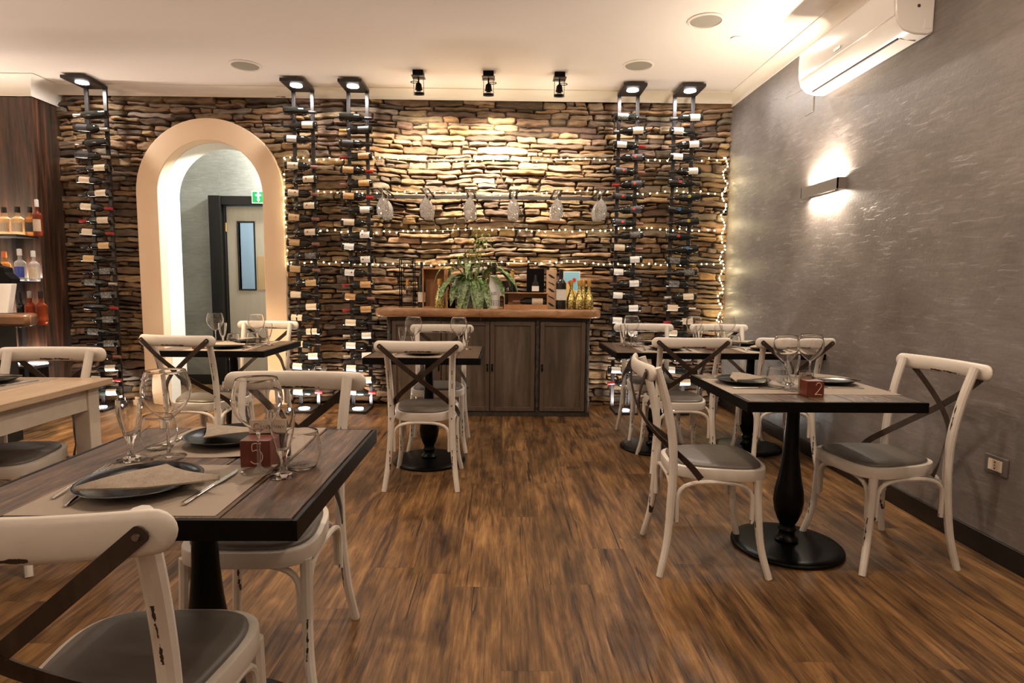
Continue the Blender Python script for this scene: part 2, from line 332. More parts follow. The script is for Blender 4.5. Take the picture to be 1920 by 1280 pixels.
# backing wall with arched opening
AX, AZ, AO, AI = -2.805, 2.037, 0.70, 0.497
def arch(r, n=28, x=AX, z=AZ): return [(x - r, 0.0)] + [(x + r * math.cos(PI - PI * i / n), z + r * math.sin(PI * i / n)) for i in range(n + 1)] + [(x + r, 0.0)]
def arched_wall(x0, x1, z1, y0, y1, r):
    a = arch(r); mb = MB(); n = len(a)
    out = [(x0, 0.0)] + [(x0, AZ)] + [(x0 + (x1 - x0) * i / 26, z1) for i in range(27)] + [(x1, AZ)]
    out = [(x0, 0.0)]
    for i in range(1, n - 1):
        px, pz = a[i]; dx, dz = px - AX, pz - AZ
        tt = []
        if dz > 1e-6: tt.append((z1 - AZ) / dz)
        if dx < -1e-6: tt.append((x0 - AX) / dx)
        if dx > 1e-6: tt.append((x1 - AX) / dx)
        k = min(tt); out.append((AX + dx * k, AZ + dz * k))
    out.append((x1, 0.0))
    # include the true corners by snapping the nearest ray
    for cx in (x0, x1):
        j = min(range(n), key=lambda i: (out[i][0] - cx) ** 2 + (out[i][1] - z1) ** 2); out[j] = (cx, z1)
    vs = [(p[0], y0, p[1]) for p in a] + [(p[0], y0, p[1]) for p in out] + [(p[0], y1, p[1]) for p in a] + [(p[0], y1, p[1]) for p in out]
    fs = []
    for i in range(n - 1):
        fs += [(i, i + 1, n + i + 1, n + i), (2 * n + i + 1, 2 * n + i, 3 * n + i, 3 * n + i + 1), (i + 1, i, 2 * n + i, 2 * n + i + 1), (n + i, n + i + 1, 3 * n + i + 1, 3 * n + i)]
    return mb.add(vs, fs)
struct(arched_wall(XL, XR, ZC, YB, 6.24, AI), 'wall_back', M['reveal'], angle=50)
# plaster band around the arch
a1, a2 = arch(AO), arch(AI); n = len(a1); mb = MB(); y0, y1 = 5.845, 5.969
vs = [(p[0], y0, p[1]) for p in a1] + [(p[0], y0, p[1]) for p in a2] + [(p[0], y1, p[1]) for p in a1] + [(p[0], y1, p[1]) for p in a2]
fs = []
for i in range(n - 1):
    fs += [(i, i + 1, n + i + 1, n + i), (2 * n + i, 2 * n + i + 1, 3 * n + i + 1, 3 * n + i), (i, i + 1, 2 * n + i + 1, 2 * n + i), (n + i, n + i + 1, 3 * n + i + 1, 3 * n + i)]
struct(mb.add(vs, fs), 'trim_1', M['peach'], angle=50, bevel=0.006)

# --- ledge stone facing
def vnoise(x, y, seed=0):
    xi, yi = np.floor(x).astype(int), np.floor(y).astype(int); xf, yf = x - xi, y - yi
    def hsh(a, b_):
        h_ = (a * 374761393 + b_ * 668265263 + seed * 974711) & 0x7fffffff; h_ = ((h_ ^ (h_ >> 13)) * 1274126177) & 0x7fffffff; return (h_ ^ (h_ >> 16)) % 10007 / 10007.0
    u, v_ = xf * xf * (3 - 2 * xf), yf * yf * (3 - 2 * yf)
    return (hsh(xi, yi) * (1 - u) + hsh(xi + 1, yi) * u) * (1 - v_) + (hsh(xi, yi + 1) * (1 - u) + hsh(xi + 1, yi + 1) * u) * v_
PAL = [(.30, .205, .115), (.36, .235, .12), (.23, .165, .105), (.155, .105, .068), (.26, .215, .16), (.33, .25, .16), (.20, .13, .075), (.11, .078, .055), (.40, .29, .17)]
def stone_wall():
    V, Fc, C = [], [], []; nv = 0; x0, x1, z = -4.30, XR + 0.01, 0.0
    def stone(xa, xb, za, zb):
        nonlocal nv
        wd, ht = xb - xa, zb - za
        cx, cz = (xa + xb) / 2, (za + zb) / 2
        dx = cx - AX
        if abs(dx) < AO - 0.02 - wd * 0.5 and cz < AZ: return
        if cz >= AZ and math.hypot(abs(dx) + wd / 2, cz - AZ) < AO - 0.06: return
        nx, nz = max(7, int(wd / 0.011)), max(8, int(ht / 0.0075))
        u, v_ = np.meshgrid(np.linspace(0, 1, nx), np.linspace(0, 1, nz))
        sd = random.randint(0, 9999); g = random.uniform(-0.001, 0.0015)
        le = (vnoise(v_ * 2.3 + sd, v_ * 0 + 3, 5) - 0.5) * 0.020; re = (vnoise(v_ * 2.3 + sd, v_ * 0 + 9, 6) - 0.5) * 0.020
        te = (vnoise(u * wd / 0.07 + sd, u * 0 + 4, 7) - 0.5) * 0.018; be = (vnoise(u * wd / 0.07 + sd, u * 0 + 8, 8) - 0.5) * 0.018
        rx = 0.06 * np.abs(2 * v_ - 1) ** 6 * min(1, 0.05 / wd + 0.2); rz = random.choice((.02, .06, .12, .28)) * np.abs(2 * u - 1) ** random.choice((4, 6, 10))
        X = xa + g + le * (1 - u) + re * u + (u * (1 - 2 * rx) + rx) * (wd - 2 * g)
        Z = za + g + be * (1 - v_) + te * v_ + (v_ * (1 - 2 * rz * .5) + rz * .5) * (ht - 2 * g)
        ed = np.minimum(np.minimum(u, 1 - u) * wd, np.minimum(v_, 1 - v_) * ht)
        e = np.clip(ed / 0.0085, 0, 1) ** 0.6
        d = random.uniform(0.030, 0.085)
        H = d * (0.52 + 0.48 * e) + (u - .5) * random.uniform(-.014, .014) * e + (v_ - .5) * random.uniform(-.022, .008) * e
        H += (vnoise(X * 14, Z * 75, 1) - .5) * 0.014 * e + (vnoise(X * 45, Z * 120, 2) - .5) * 0.007 * e + (vnoise(X * 8 + sd, Z * 20, 3) - .5) * 0.020 * e
        H = np.where(ed < 1e-6, -0.005, H)
        Zw = Z + (vnoise(X * 1.3, Z * 1.1, 21) - .5) * 0.07 + (vnoise(X * 3.3, Z * 2.5, 22) - .5) * 0.020
        Zw = np.clip(Zw, 0.0, 2.955); Xw = X + (vnoise(X * 2, Z * 3, 23) - .5) * 0.03
        Xw = np.clip(Xw, x0, x1 - 0.004)
        V.append(np.stack([Xw, YB - H, Zw], -1).reshape(-1, 3))
        idx = np.arange(nx * nz).reshape(nz, nx) + nv
        Fc.append(np.stack([idx[:-1, :-1], idx[:-1, 1:], idx[1:, 1:], idx[1:, :-1]], -1).reshape(-1, 4))
        c_ = np.array(random.choice(PAL)) * random.uniform(0.42, 0.92) * np.array((1.04, random.uniform(.92, 1.01), random.uniform(.85, 1.08))); C.append(np.tile(np.append(c_, 1.0), (nx * nz, 1))); nv += nx * nz
    while z < 3.03:
        ht = random.choice((.036, .043, .050, .056, .062, .070, .080)); x = x0 - random.random() * 0.2
        while x < x1:
            wd = random.choice((.10, .16, .20, .25, .31, .38, .48)) * random.uniform(.85, 1.15)
            if ht > 0.060 and random.random() < 0.35:
                k = random.uniform(.38, .62); sp = random.uniform(.3, .7) * wd
                if random.random() < .5: stone(x, x + wd, z, z + ht * k); stone(x, x + sp, z + ht * k, z + ht); stone(x + sp, x + wd, z + ht * k, z + ht)
                else: stone(x, x + wd, z + ht * k, z + ht); stone(x, x + sp, z, z + ht * k); stone(x + sp, x + wd, z, z + ht * k)
            else: stone(x, x + wd, z, z + ht)
            x += wd
        z += ht
    V, Fc, C = np.concatenate(V), np.concatenate(Fc), np.concatenate(C)
    # cut away whatever reaches into the arch
    dx, dz = V[:, 0] - AX, V[:, 2] - AZ; inside = np.where(dz < 0, np.abs(dx), np.hypot(dx, dz)) < AO - 0.035
    Fc = Fc[~inside[Fc].all(1)]
    me = bpy.data.meshes.new('wall_back_stone'); me.vertices.add(len(V)); me.vertices.foreach_set('co', V.astype(np.float32).ravel())
    me.loops.add(len(Fc) * 4); me.loops.foreach_set('vertex_index', Fc.astype(np.int32).ravel()); me.polygons.add(len(Fc))
    me.polygons.foreach_set('loop_start', np.arange(0, len(Fc) * 4, 4, dtype=np.int32)); me.update(calc_edges=True)
    ca = me.color_attributes.new('stone', 'FLOAT_COLOR', 'POINT'); ca.data.foreach_set('color', C.astype(np.float32).ravel())
    me.materials.append(M['stone']); me.shade_smooth()
    o = bpy.data.objects.new('wall_back_stone', me); COL.objects.link(o); o['kind'] = 'structure'; return len(V)
stone_wall()
# dark joints behind the stones
struct(arched_wall(-4.3, XR, ZC - 0.02, YB - 0.012, YB, AO - 0.05), 'wall_back_joints', M['mortar'])

# --- cove mouldings
def cove(x0, x1, h=0.075, w_=0.09, n=8):   # section (offset from wall, z)
    pr = [(0, ZC), (0, ZC - h - 0.012), (0.008, ZC - h - 0.012)]
    pr += [(0.008 + (w_ - 0.014) * (1 - math.cos(PI / 2 * i / n)), ZC - h + (h - 0.008) * math.sin(PI / 2 * i / n)) for i in range(n + 1)]
    pr += [(w_, ZC - 0.008), (w_, ZC)]
    return pr
pr = cove(0, 0)
struct(MB().prism([(XR - a_, z_) for a_, z_ in pr], YF, YB, 'y'), 'trim_2', M['cornice'])
pr = cove(0, 0, 0.05, 0.16)
struct(MB().prism([(5.885 - a_, z_) for a_, z_ in pr], -4.3, XR, 'x'), 'trim_3', M['cornice'])

# --- corridor behind the arch
YW = 7.05
DX0, DX1, DZ1 = -3.235, -2.36, 2.078
mb = MB().box(XL, DX0, YW, YW + 0.12, 0, ZC).box(DX1, -1.2, YW, YW + 0.12, 0, ZC).box(DX0, DX1, YW, YW + 0.12, DZ1, ZC)
struct(mb, 'wall_corridor', M['plaster2'], smooth=False)
struct(MB().box(-1.2, -1.08, 6.24, YW + 0.12, 0, ZC), 'wall_corridor_right', M['reveal'], smooth=False)
struct(MB().box(-4.6, -4.48, 6.24, YW, 0, ZC), 'wall_corridor_left', M['plaster2'], smooth=False)
struct(MB().box(-4.48, DX0 - 0.15, YW - 0.015, YW, 0, 0.11), 'baseboard_corridor', M['skirt'], smooth=False)
fr = MB().box(DX0 - 0.13, DX0, YW - 0.09, YW + 0.02, 0, DZ1 + 0.10).box(DX0, DX1, YW - 0.06, YW + 0.02, DZ1, DZ1 + 0.10).box(DX1, DX1 + 0.13, YW - 0.09, YW + 0.02, 0, DZ1 + 0.10).box(DX0, DX0 + 0.02, YW - 0.03, YW + 0.10, 0, DZ1)
d = empty('door_1', (0, 0, 0)); tag(d, kind='structure')
fr.build('door_frame', M['darkframe'], d, smooth=False, bevel=0.003)
wx0, wx1, wz0, wz1 = -3.075, -2.90, 1.12, 1.885; lx0, lx1, ly = DX0 + 0.028, DX1 - 0.008, YW + 0.01
MB().box(lx0, wx0, ly, ly + 0.045, 0.01, DZ1 - 0.012).box(wx1, lx1, ly, ly + 0.045, 0.01, DZ1 - 0.012).box(wx0, wx1, ly, ly + 0.045, 0.01, wz0).box(wx0, wx1, ly, ly + 0.045, wz1, DZ1 - 0.012).build('door_leaf', M['door'], d, smooth=False)
q = 0.016
MB().box(wx0 - q, wx0, ly - 0.008, ly + 0.05, wz0 - q, wz1 + q).box(wx1, wx1 + q, ly - 0.008, ly + 0.05, wz0 - q, wz1 + q).box(wx0, wx1, ly - 0.008, ly + 0.05, wz0 - q, wz0).box(wx0, wx1, ly - 0.008, ly + 0.05, wz1, wz1 + q).build('window_bead', M['darkframe'], d, smooth=False)
MB().box(wx0, wx1, ly + 0.02, ly + 0.026, wz0, wz1).build('window_pane', M['acrylic'], d, smooth=False)
MB().box(-2.865, -2.765, ly - 0.004, ly, 1.11, 1.50).build('push_plate', M['pushplate'], d, smooth=False)
for hz in (1.83, 0.35): MB().lathe([(0.009, hz - .05), (0.009, hz + .05)], 10, (DX0 + 0.024, YW - 0.004, 0)).build('hinge', M['brass'], d)
# room seen through the door pane
mb = MB().box(-4.0, -1.6, 9.0, 9.1, 0, ZC)
struct(mb, 'wall_far_room', M['bluewall'], smooth=False)
struct(MB().box(-3.4, -1.9, 8.6, 8.98, 1.25, 1.55), 'trim_4', M['white'], smooth=False)
lamp('far_room_lamp', 'AREA', (-2.6, 8.0, 2.9), 60, (0.80, 0.92, 1.0), size=0.8, target=(-2.8, 8.6, 1.4))
lamp('corridor_lamp', 'AREA', (-2.05, 6.80, 2.90), 120, (0.96, 1.0, 0.94), size=0.30, target=(-2.75, 7.0, 1.6))
# exit sign
e = empty('exit_sign', (-2.800, YW - 0.062, 2.165)); tag(e, 'green exit sign with a white arrow figure above the corridor door', 'sign')
MB().box(-0.076, 0.076, -0.012, 0, -0.070, 0.070).build('sign_board', M['white'], e, smooth=False)
MB().box(-0.066, 0.066, -0.014, -0.012, -0.060, 0.060).build('green_panel', M['green'], e, smooth=False)
MB().prism([(-0.009, -0.04), (0.009, -0.04), (0.009, 0.012), (0.032, 0.012), (0.030, 0.028), (0.010, 0.034), (0.008, 0.055), (-0.008, 0.055), (-0.010, 0.034), (-0.030, 0.028), (-0.032, 0.012), (-0.009, 0.012)], -0.0165, -0.0145, 'y').prism([(-0.02, -0.028), (0, -0.055), (0.02, -0.028)], -0.0165, -0.0145, 'y').build('arrow_figure', M['white'], e, smooth=False)

# --- wooden bar wall with floating shelves at the left
u = empty('bar_shelf_unit', (0, 0, 0)); tag(u, 'tall dark reddish wood panel wall with floating bottle shelves at far left', 'shelf unit')
MB().box(XL + 0.01, WOODX, WOODY, 5.95, 0, 2.83).build('panel', M['boards'], u, smooth=False)
SH = [(1.60, -4.255, 5.34), (1.195, -4.30, 5.34), (0.805, -4.27, 5.34), (0.43, -4.20, 5.36), (0.10, -4.25, 5.36)]
for z_, x_, y_ in SH:
    MB().box(XL + 0.05, x_, y_, WOODY, z_ - 0.022, z_).build('shelf', M['rackmetal'], u, smooth=False, bevel=0.003)
MB().box(-4.46, -4.425, WOODY - 0.05, WOODY, 0, 1.58).build('upright', M['rackmetal'], u, smooth=False)
for z_, x_, y_ in SH[:4]:
    MB().box(XL + 0.1, x_ - 0.03, WOODY - 0.03, WOODY - 0.012, z_ + 0.001, z_ + 0.008).build('led_strip', M['led'], u, smooth=False)
lamp('shelf_lamp', 'AREA', (-4.72, WOODY - 0.04, 1.62), 18, WARM2, size=0.9, size_y=0.03, shape='RECTANGLE', target=(-4.72, WOODY + 0.02, 2.2))
for z_ in (1.215, 0.825, 0.45): lamp('shelf_lamp', 'AREA', (-4.72, WOODY - 0.05, z_ + 0.01), 12, WARM2, size=0.9, size_y=0.03, shape='RECTANGLE', target=(-4.72, WOODY + 0.02, z_ + .4))
pr = cove(0, 0, 0.15, 0.12)
n_ = len(pr); vs = [(XL, WOODY - a_, z_) for a_, z_ in pr] + [(WOODX + a_, WOODY - a_, z_) for a_, z_ in pr] + [(WOODX + a_, 5.95, z_) for a_, z_ in pr]
struct(MB().add(vs, [(j * n_ + i, j * n_ + (i + 1) % n_, (j + 1) * n_ + (i + 1) % n_, (j + 1) * n_ + i) for j in (0, 1) for i in range(n_)]), 'trim_5', M['cornice'])

# ------------------------------------------------------------------ ceiling things
def ceiling_disc(x, y, r, label, lit=False):
    o = empty('ceiling_speaker' if not lit else 'ceiling_downlight', (x, y, ZC)); tag(o, label, 'speaker' if not lit else 'ceiling light')
    MB().lathe([(r * 0.84, -0.004), (r * 0.88, -0.012), (r, -0.006), (r, 0.0), (r * 0.84, 0.0)], 40, caps=False).build('rim', M['cornice'], o)
    MB().lathe([(0.001, -0.006), (r * 0.84, -0.005)], 40, caps=False).build('grille' if not lit else 'lens', M['grille'] if not lit else M['led'], o)
    return o
ceiling_disc(-2.165, 5.21, 0.128, 'round ceiling speaker above the arch on the left')
ceiling_disc(1.095, 5.08, 0.128, 'round ceiling speaker in front of the right-hand wine racks')
ceiling_disc(1.363, 4.236, 0.122, 'round ceiling speaker nearest the air conditioner')
o = ceiling_disc(1.673, 4.507, 0.034, 'small lit recessed downlight beside the air conditioner', True)
lamp('left_floor_lamp', 'SPOT', (-3.1, 3.7, ZC - 0.02), 650, (1.0, 0.72, 0.42), size=0.05, target=(-2.3, 4.8, 0), spot=math.radians(58), blend=0.6)
lamp('downlight', 'AREA', (1.673, 4.507, ZC - 0.02), 12, WARM2, size=0.06, target=(1.673, 4.507, 0))
k = 0
NM = ['near the middle of the left wall', 'just behind the camera', 'behind the camera near the grey wall', 'over the pale oak table', 'over the left foreground table', 'over the central gangway', 'over the right-hand table', 'in the rear left of the room', 'in the rear right of the room']
for (x, y, e_) in ((-4.2, 0.6, 18), (-1.2, -0.9, 12), (1.5, -0.6, 12), (-3.4, 2.9, 36), (-1.3, 2.6, 26), (0.35, 1.9, 30), (1.5, 1.9, 20), (-3.2, -1.6, 14), (0.6, -2.4, 14)):  # downlights out of view, added as warm fill for the room
    ceiling_disc(x, y, 0.05, 'added unseen warm fill downlight ' + NM[k], True); k += 1
    lamp('downlight', 'AREA', (x, y, ZC - 0.02), e_, WARM, size=0.08, target=(x, y, 0))
# three black ceiling spots
def spot(x, lab, e_, tx, sgn):
    y = 5.30; o = empty('ceiling_spotlight', (x, y, ZC)); tag(o, lab, 'spotlight', 'black spotlights on the ceiling before the stone wall')
    MB().box(-0.045, 0.045, -0.045, 0.045, -0.045, 0).build('mount_box', M['black'], o, smooth=False, bevel=0.003)
    MB().box(-0.055, 0.055, -0.055, 0.055, -0.050, -0.045).build('mount_plate', M['rackmetal'], o, smooth=False)
    MB().tube([(0, 0, -0.05), (0, 0, -0.10)], 0.007).build('stem', M['black'], o)
    cb_ = [(sgn * (0.035 + 0.032 * math.cos(a)), 0.012 * math.sin(a), -0.088 + 0.012 * math.sin(a)) for a in [2 * PI * i / 16 for i in range(17)]]
    MB().tube(cb_, 0.0035, 6).build('cable_loop', M['black'], o)
    MB().tube([(-0.042, 0, -0.05), (-0.042, 0.015, -0.175)], 0.0022, 6).tube([(0.042, 0, -0.05), (0.042, 0.015, -0.175)], 0.0022, 6).tube([(-0.042, 0, -0.052), (0.042, 0, -0.052)], 0.0022, 6).build('bracket', M['black'], o)
    hd = MB().lathe([(0.012, 0), (0.024, -0.012), (0.029, -0.045), (0.032, -0.055), (0.032, -0.06), (0.02, -0.06)], 20).build('lamp_head', M['black'], o)
    hd.location = (0, 0, -0.092); hd.rotation_euler = (math.radians(12), 0, 0)
    rg = MB().lathe([(0.036, 0), (0.046, 0), (0.046, -0.022), (0.036, -0.022), (0.036, 0)], 28, caps=False).build('front_ring', M['black'], o)
    rg.location = (0, 0.018, -0.168); rg.rotation_euler = (math.radians(12), 0, 0)
    bl = MB().lathe([(0.014, 0), (0.028, -0.02), (0.030, -0.034), (0.001, -0.036)], 20).build('bulb', M['steel'], o)
    bl.location = (0, 0.010, -0.150); bl.rotation_euler = (math.radians(12), 0, 0)
    if e_: lamp('spot_beam', 'SPOT', (x, y + 0.04, ZC - 0.225), e_, (1.0, 0.86, 0.66), size=0.03, target=(tx, YB, 2.16), spot=math.radians(104), blend=1.0)
    return o
spot(-0.737, 'leftmost black ceiling spotlight aimed at the stone wall', 230, -0.72, -1)
spot(-0.140, 'middle black ceiling spotlight aimed at the stone wall', 330, -0.05, 1)
spot(0.468, 'rightmost black ceiling spotlight above the sideboard', 95, 0.5, 1)
for x_ in (-0.737, -0.14, 0.468): lamp('spot_spill', 'POINT', (x_, 5.60, 2.66), 2.6, (1.0, 0.86, 0.66), size=0.04)

# ------------------------------------------------------------------ air conditioner, sconce, socket, hatch
ac = empty('air_conditioner', (XR, 3.665, 2.49)); tag(ac, 'white split air conditioner mounted high on the grey wall', 'air conditioner')
prf = [(0, 0.012), (-0.03, 0.0), (-0.095, 0.002), (-0.15, 0.018), (-0.188, 0.055), (-0.204, 0.11), (-0.208, 0.18), (-0.205, 0.262), (-0.185, 0.292), (-0.12, 0.30), (0, 0.30)]
MB().prism([(a_, z_) for a_, z_ in prf], -0.505, 0.505, 'y').build('body', M['whiteplastic'], ac, angle=50, bevel=0.008)
fp = [(-0.207, 0.095), (-0.213, 0.15), (-0.2135, 0.21), (-0.210, 0.262), (-0.204, 0.262), (-0.204, 0.095)]
MB().prism(fp, -0.500, 0.485, 'y').build('front_panel', M['whiteplastic'], ac, angle=50, bevel=0.002)
lo = [(-0.040, -0.006), (-0.125, 0.006), (-0.126, 0.010), (-0.040, 0.002)]
MB().prism(lo, -0.43, 0.45, 'y').build('louvre', M['whiteplastic'], ac)
MB().box(-0.135, -0.126, -0.42, 0.44, 0.005, 0.012).build('outlet_slot', M['slot'], ac, smooth=False)
MB().box(-0.110, -0.060, -0.5075, -0.505, 0.175, 0.183).build('side_slot', M['slot'], ac, smooth=False)
MB().lathe([(0.008, 0), (0.008, 0.003)], 14, (-0.085, -0.5075, 0.14), 'y').build('side_button', M['slot'], ac)
MB().box(-0.05, -0.012, -0.507, -0.505, 0.03, 0.075).build('side_latch', M['whiteplastic'], ac, smooth=False, bevel=0.001)
MB().box(-0.2145, -0.2125, -0.02, 0.05, 0.118, 0.132).build('maker_mark', M['mark'], ac, smooth=False)

def sconce(y, lab, x=XR, rz=0.0, e1=26, e2=13):
    sc = empty('wall_sconce', (x, y, 1.865), rz); tag(sc, lab, 'wall lamp')
    MB().box(-0.062, -0.054, -0.235, 0.235, -0.036, 0.036).box(-0.062, 0, -0.235, -0.228, -0.036, 0.036).box(-0.062, 0, 0.228, 0.235, -0.036, 0.036).build('shade', M['sconce'], sc, smooth=False)
    MB().box(-0.010, 0, -0.12, 0.12, -0.03, 0.03).build('back_plate', M['sconce'], sc, smooth=False)
    MB().tube([(-0.030, -0.06, 0), (-0.030, 0.06, 0)], 0.007).build('bulb', M['led'], sc)
    for sz, e_ in ((1, e1), (-1, e2)):
        lamp('sconce_lamp', 'AREA', (-0.033, 0, sz * 0.034), e_, (1.0, 0.84, 0.66), parent=sc, size=0.40, size_y=0.04, shape='RECTANGLE', target=(-0.040, 0.0001, sz * 0.5), spread=math.radians(165))
sconce(4.10, 'grey box wall sconce shining up and down on the plaster wall')
sconce(0.9, 'added ceiling-wash sconce behind the right-hand table, outside the picture', e1=5, e2=4)  # this and the sconces below are unseen up-lights added to brighten the ceiling
sconce(-1.9, 'added unseen ceiling-wash sconce at the rear end of the grey wall', e1=12, e2=6)
for y_, n_ in ((-1.8, 'rear'), (0.6, 'middle'), (2.9, 'front')): sconce(y_, 'added unseen ceiling-wash sconce on the left wall, ' + n_ + ' one', XL, PI, 22, 6)
so = empty('wall_socket', (XR, 2.546, 0.423)); tag(so, 'wall socket with white insert in a dark grey plate', 'socket')
MB().box(-0.010, 0, -0.062, 0.062, -0.040, 0.040).build('cover_plate', mat('socket_plate', (0.10, 0.085, 0.08), 0.3), so, smooth=False, bevel=0.003)
MB().box(-0.013, -0.009, -0.036, 0.036, -0.024, 0.024).build('insert', M['card'], so, smooth=False)
MB().lathe([(.004, 0), (.004, .001)], 10, (-0.0141, 0, 0.014), 'x').lathe([(.003, 0), (.003, .001)], 10, (-0.0141, 0, 0), 'x').lathe([(.004, 0), (.004, .001)], 10, (-0.0141, 0, -0.014), 'x').build('socket_hole', M['slot'], so)
h_ = MB().box(-0.006, 0, -0.06, 0.06, -0.06, 0.06).build('cover_plate', M['plaster'], smooth=False, bevel=0.002, loc=(XR, 4.40, 2.50)); tag(h_, 'square grey cover plate on the wall under the air conditioner', 'cover plate')

# ------------------------------------------------------------------ chairs
def seat_outline(sc_, n=40):
    out = []
    for i in range(n):
        a = 2 * PI * i / n; s_, c_ = math.sin(a), math.cos(a)
        y = 0.205 * (abs(s_) ** 0.64) * (1 if s_ > 0 else -1); hw = 0.186 + 0.026 * (y / 0.2)
        x = hw * (abs(c_) ** 0.54) * (1 if c_ > 0 else -1); out.append((x * sc_, y * sc_ + 0.012))
    return out
def rings(levels):   # levels: (outline scale, z)
    mb = MB(); vs = []; n = 40
    for s_, z_ in levels: vs += [(x, y, z_) for x, y in seat_outline(s_, n)]
    k = len(levels)
    fs = [(j * n + i, j * n + (i + 1) % n, (j + 1) * n + (i + 1) % n, (j + 1) * n + i) for j in range(k - 1) for i in range(n)] + [tuple(range(n - 1, -1, -1)), tuple((k - 1) * n + i for i in range(n))]
    return mb.add(vs, fs)
def make_chair():
    o = empty('dining_chair')
    rings([(0.96, 0.404), (0.995, 0.4045), (1.0, 0.407), (1.0, 0.445), (0.994, 0.4495), (0.975, 0.4505), (0.6, 0.4505)]).build('seat_frame', M['paint'], o, angle=60)
    rings([(0.90, 0.449), (0.908, 0.453), (0.900, 0.459), (0.85, 0.465), (0.65, 0.470), (0.3, 0.472)]).build('seat_cushion', M['vinyl'], o, angle=80)
    for s_ in (-1, 1):
        p = crom([(s_ * .212, -.235, 0), (s_ * .194, -.205, .14), (s_ * .180, -.192, .30), (s_ * .176, -.186, .44), (s_ * .177, -.194, .58), (s_ * .182, -.225, .73), (s_ * .188, -.268, .868)], 5)
        MB().tube(p, [0.0145 + 0.0035 * min(1, i / 12) for i in range(len(p))], 10).build('back_leg', M['paint'], o)
        p = crom([(s_ * .172, .160, .412), (s_ * .175, .168, .25), (s_ * .183, .182, .12), (s_ * .205, .212, 0)], 5)
        MB().tube(p, [0.0175 - 0.0035 * i / len(p) for i in range(len(p))], 10).build('front_leg', M['paint'], o)
    n = 30; pts = []; rx = []; ry = []
    for i in range(n + 1):
        q_ = -math.cos(PI * i / n); x = 0.250 * q_; pts.append((x, -0.284 - 0.040 * (1 - q_ * q_), 0.850)); e_ = math.sqrt(max(0.0, 1 - (max(0, abs(q_) - 0.875) / 0.1252) ** 2)); rx.append(0.034 * max(e_, 0.04)); ry.append(0.0135 * max(e_, 0.08))
    MB().tube(pts, rx, 14, ry).build('top_rail', M['railpaint'], o, angle=60)
    for s_ in (-1, 1):
        off_ = 0.003 * s_
        pp = crom([(s_ * .222, -.315, .862), (s_ * .11, -.322 + off_, .765), (0, -.306 + off_, .672), (-s_ * .10, -.255, .585), (-s_ * .158, -.175, .515), (-s_ * .196, -.120, .465), (-s_ * .213, -.080, .418)], 4)
        k_ = len(pp); nr = [(-s_ * max(0, (i / k_ - 0.45) * 1.9), -1 + max(0, (i / k_ - 0.45)) * 1.3, 0) for i in range(k_)]
        MB().strap(pp, nr, 0.027, 0.0035).build('cross_brace', M['strap'], o, smooth=True, angle=40)
    def archp(A, B, zb=.225, zt=.396):
        A, B = Vector(A), Vector(B); out = []
        for i in range(17):
            q_ = -1 + 2 * i / 16; a = abs(q_); hx = (1 if q_ > 0 else -1) * (1 - (1 - min(1, a * 1.12)) ** 2) if a > 0 else 0
            hx = max(-1, min(1, hx)); m_ = (A + B) / 2 + (B - A) / 2 * hx
            out.append((m_.x, m_.y, zb + (zt - zb) * math.sqrt(max(0, 1 - (a ** 2.2)))))
        return out
    for A, B in (((-.155, .168, 0), (.155, .168, 0)), ((-.160, -.187, 0), (.160, -.187, 0)), ((.176, .142, 0), (.180, -.166, 0)), ((-.176, .142, 0), (-.180, -.166, 0))):
        MB().tube(archp(A, B), 0.0095, 8).build('bentwood_arch', M['paint'], o)
    for s_ in (-1, 1):
        MB().lathe([(.006, 0), (.005, -.003)], 10, (s_ * .211, -.3175, .853), 'y').build('bolt', M['bolt'], o)
        for (y, z_, yy) in ((-.286, .858, -1), (-.205, .50, -1), (-.206, .425, -1)):
            MB().lathe([(.005, 0), (.004, -.003)], 8, (s_ * (.19 if z_ > .8 else .176), (y + .034 if z_ > .8 else y), z_), 'y').build('bolt', M['bolt'], o)
    return o
proto = make_chair()
CH = [  # x, y, facing (0 = away from camera, PI = towards it), label, group
    (-0.715, 1.105, 0.02, 'cream cross-back chair in the near left foreground, back to the camera'),
    (-0.735, 1.820, PI, 'cream cross-back chair on the far side of table 5 facing the camera'),
    (-1.900, 3.860, math.radians(-9), 'cream cross-back chair on the near side of the table before the arch'),
    (-1.930, 4.640, PI, 'cream cross-back chair on the far side of the table before the arch'),
    (-0.470, 3.605, 0.0, 'cream cross-back chair in mid room, back to camera, before the sideboard table'),
    (-0.470, 4.370, PI + 0.03, 'cream cross-back chair between the sideboard and the small centre table'),
    (1.170, 3.950, 0.0, 'cream cross-back chair, left of two with backs turned at the long table'),
    (1.835, 3.970, -0.03, 'cream cross-back chair, right of two with backs turned at the long table'),
    (1.170, 4.660, PI, 'cream cross-back chair facing the camera at the left end of the long table'),
    (1.800, 4.670, PI, 'cream cross-back chair facing the camera beside the grey wall corner'),
    (0.905, 2.560, -PI / 2 + math.radians(-4), 'cream cross-back chair at the left side of table 2'),
    (1.690, 2.605, PI / 2 + math.radians(8), 'cream cross-back chair at table 2 against the grey wall'),
    (-2.130, 2.560, PI + 0.03, 'cream cross-back chair tucked under the pale wooden table')]
for i, (x, y, rz, lab) in enumerate(CH):
    o = proto if i == 0 else copy_tree(proto)
    o.location = (x, y, 0); o.rotation_euler = (0, 0, rz); tag(o, lab, 'chair', 'cross-back chairs around the tables')

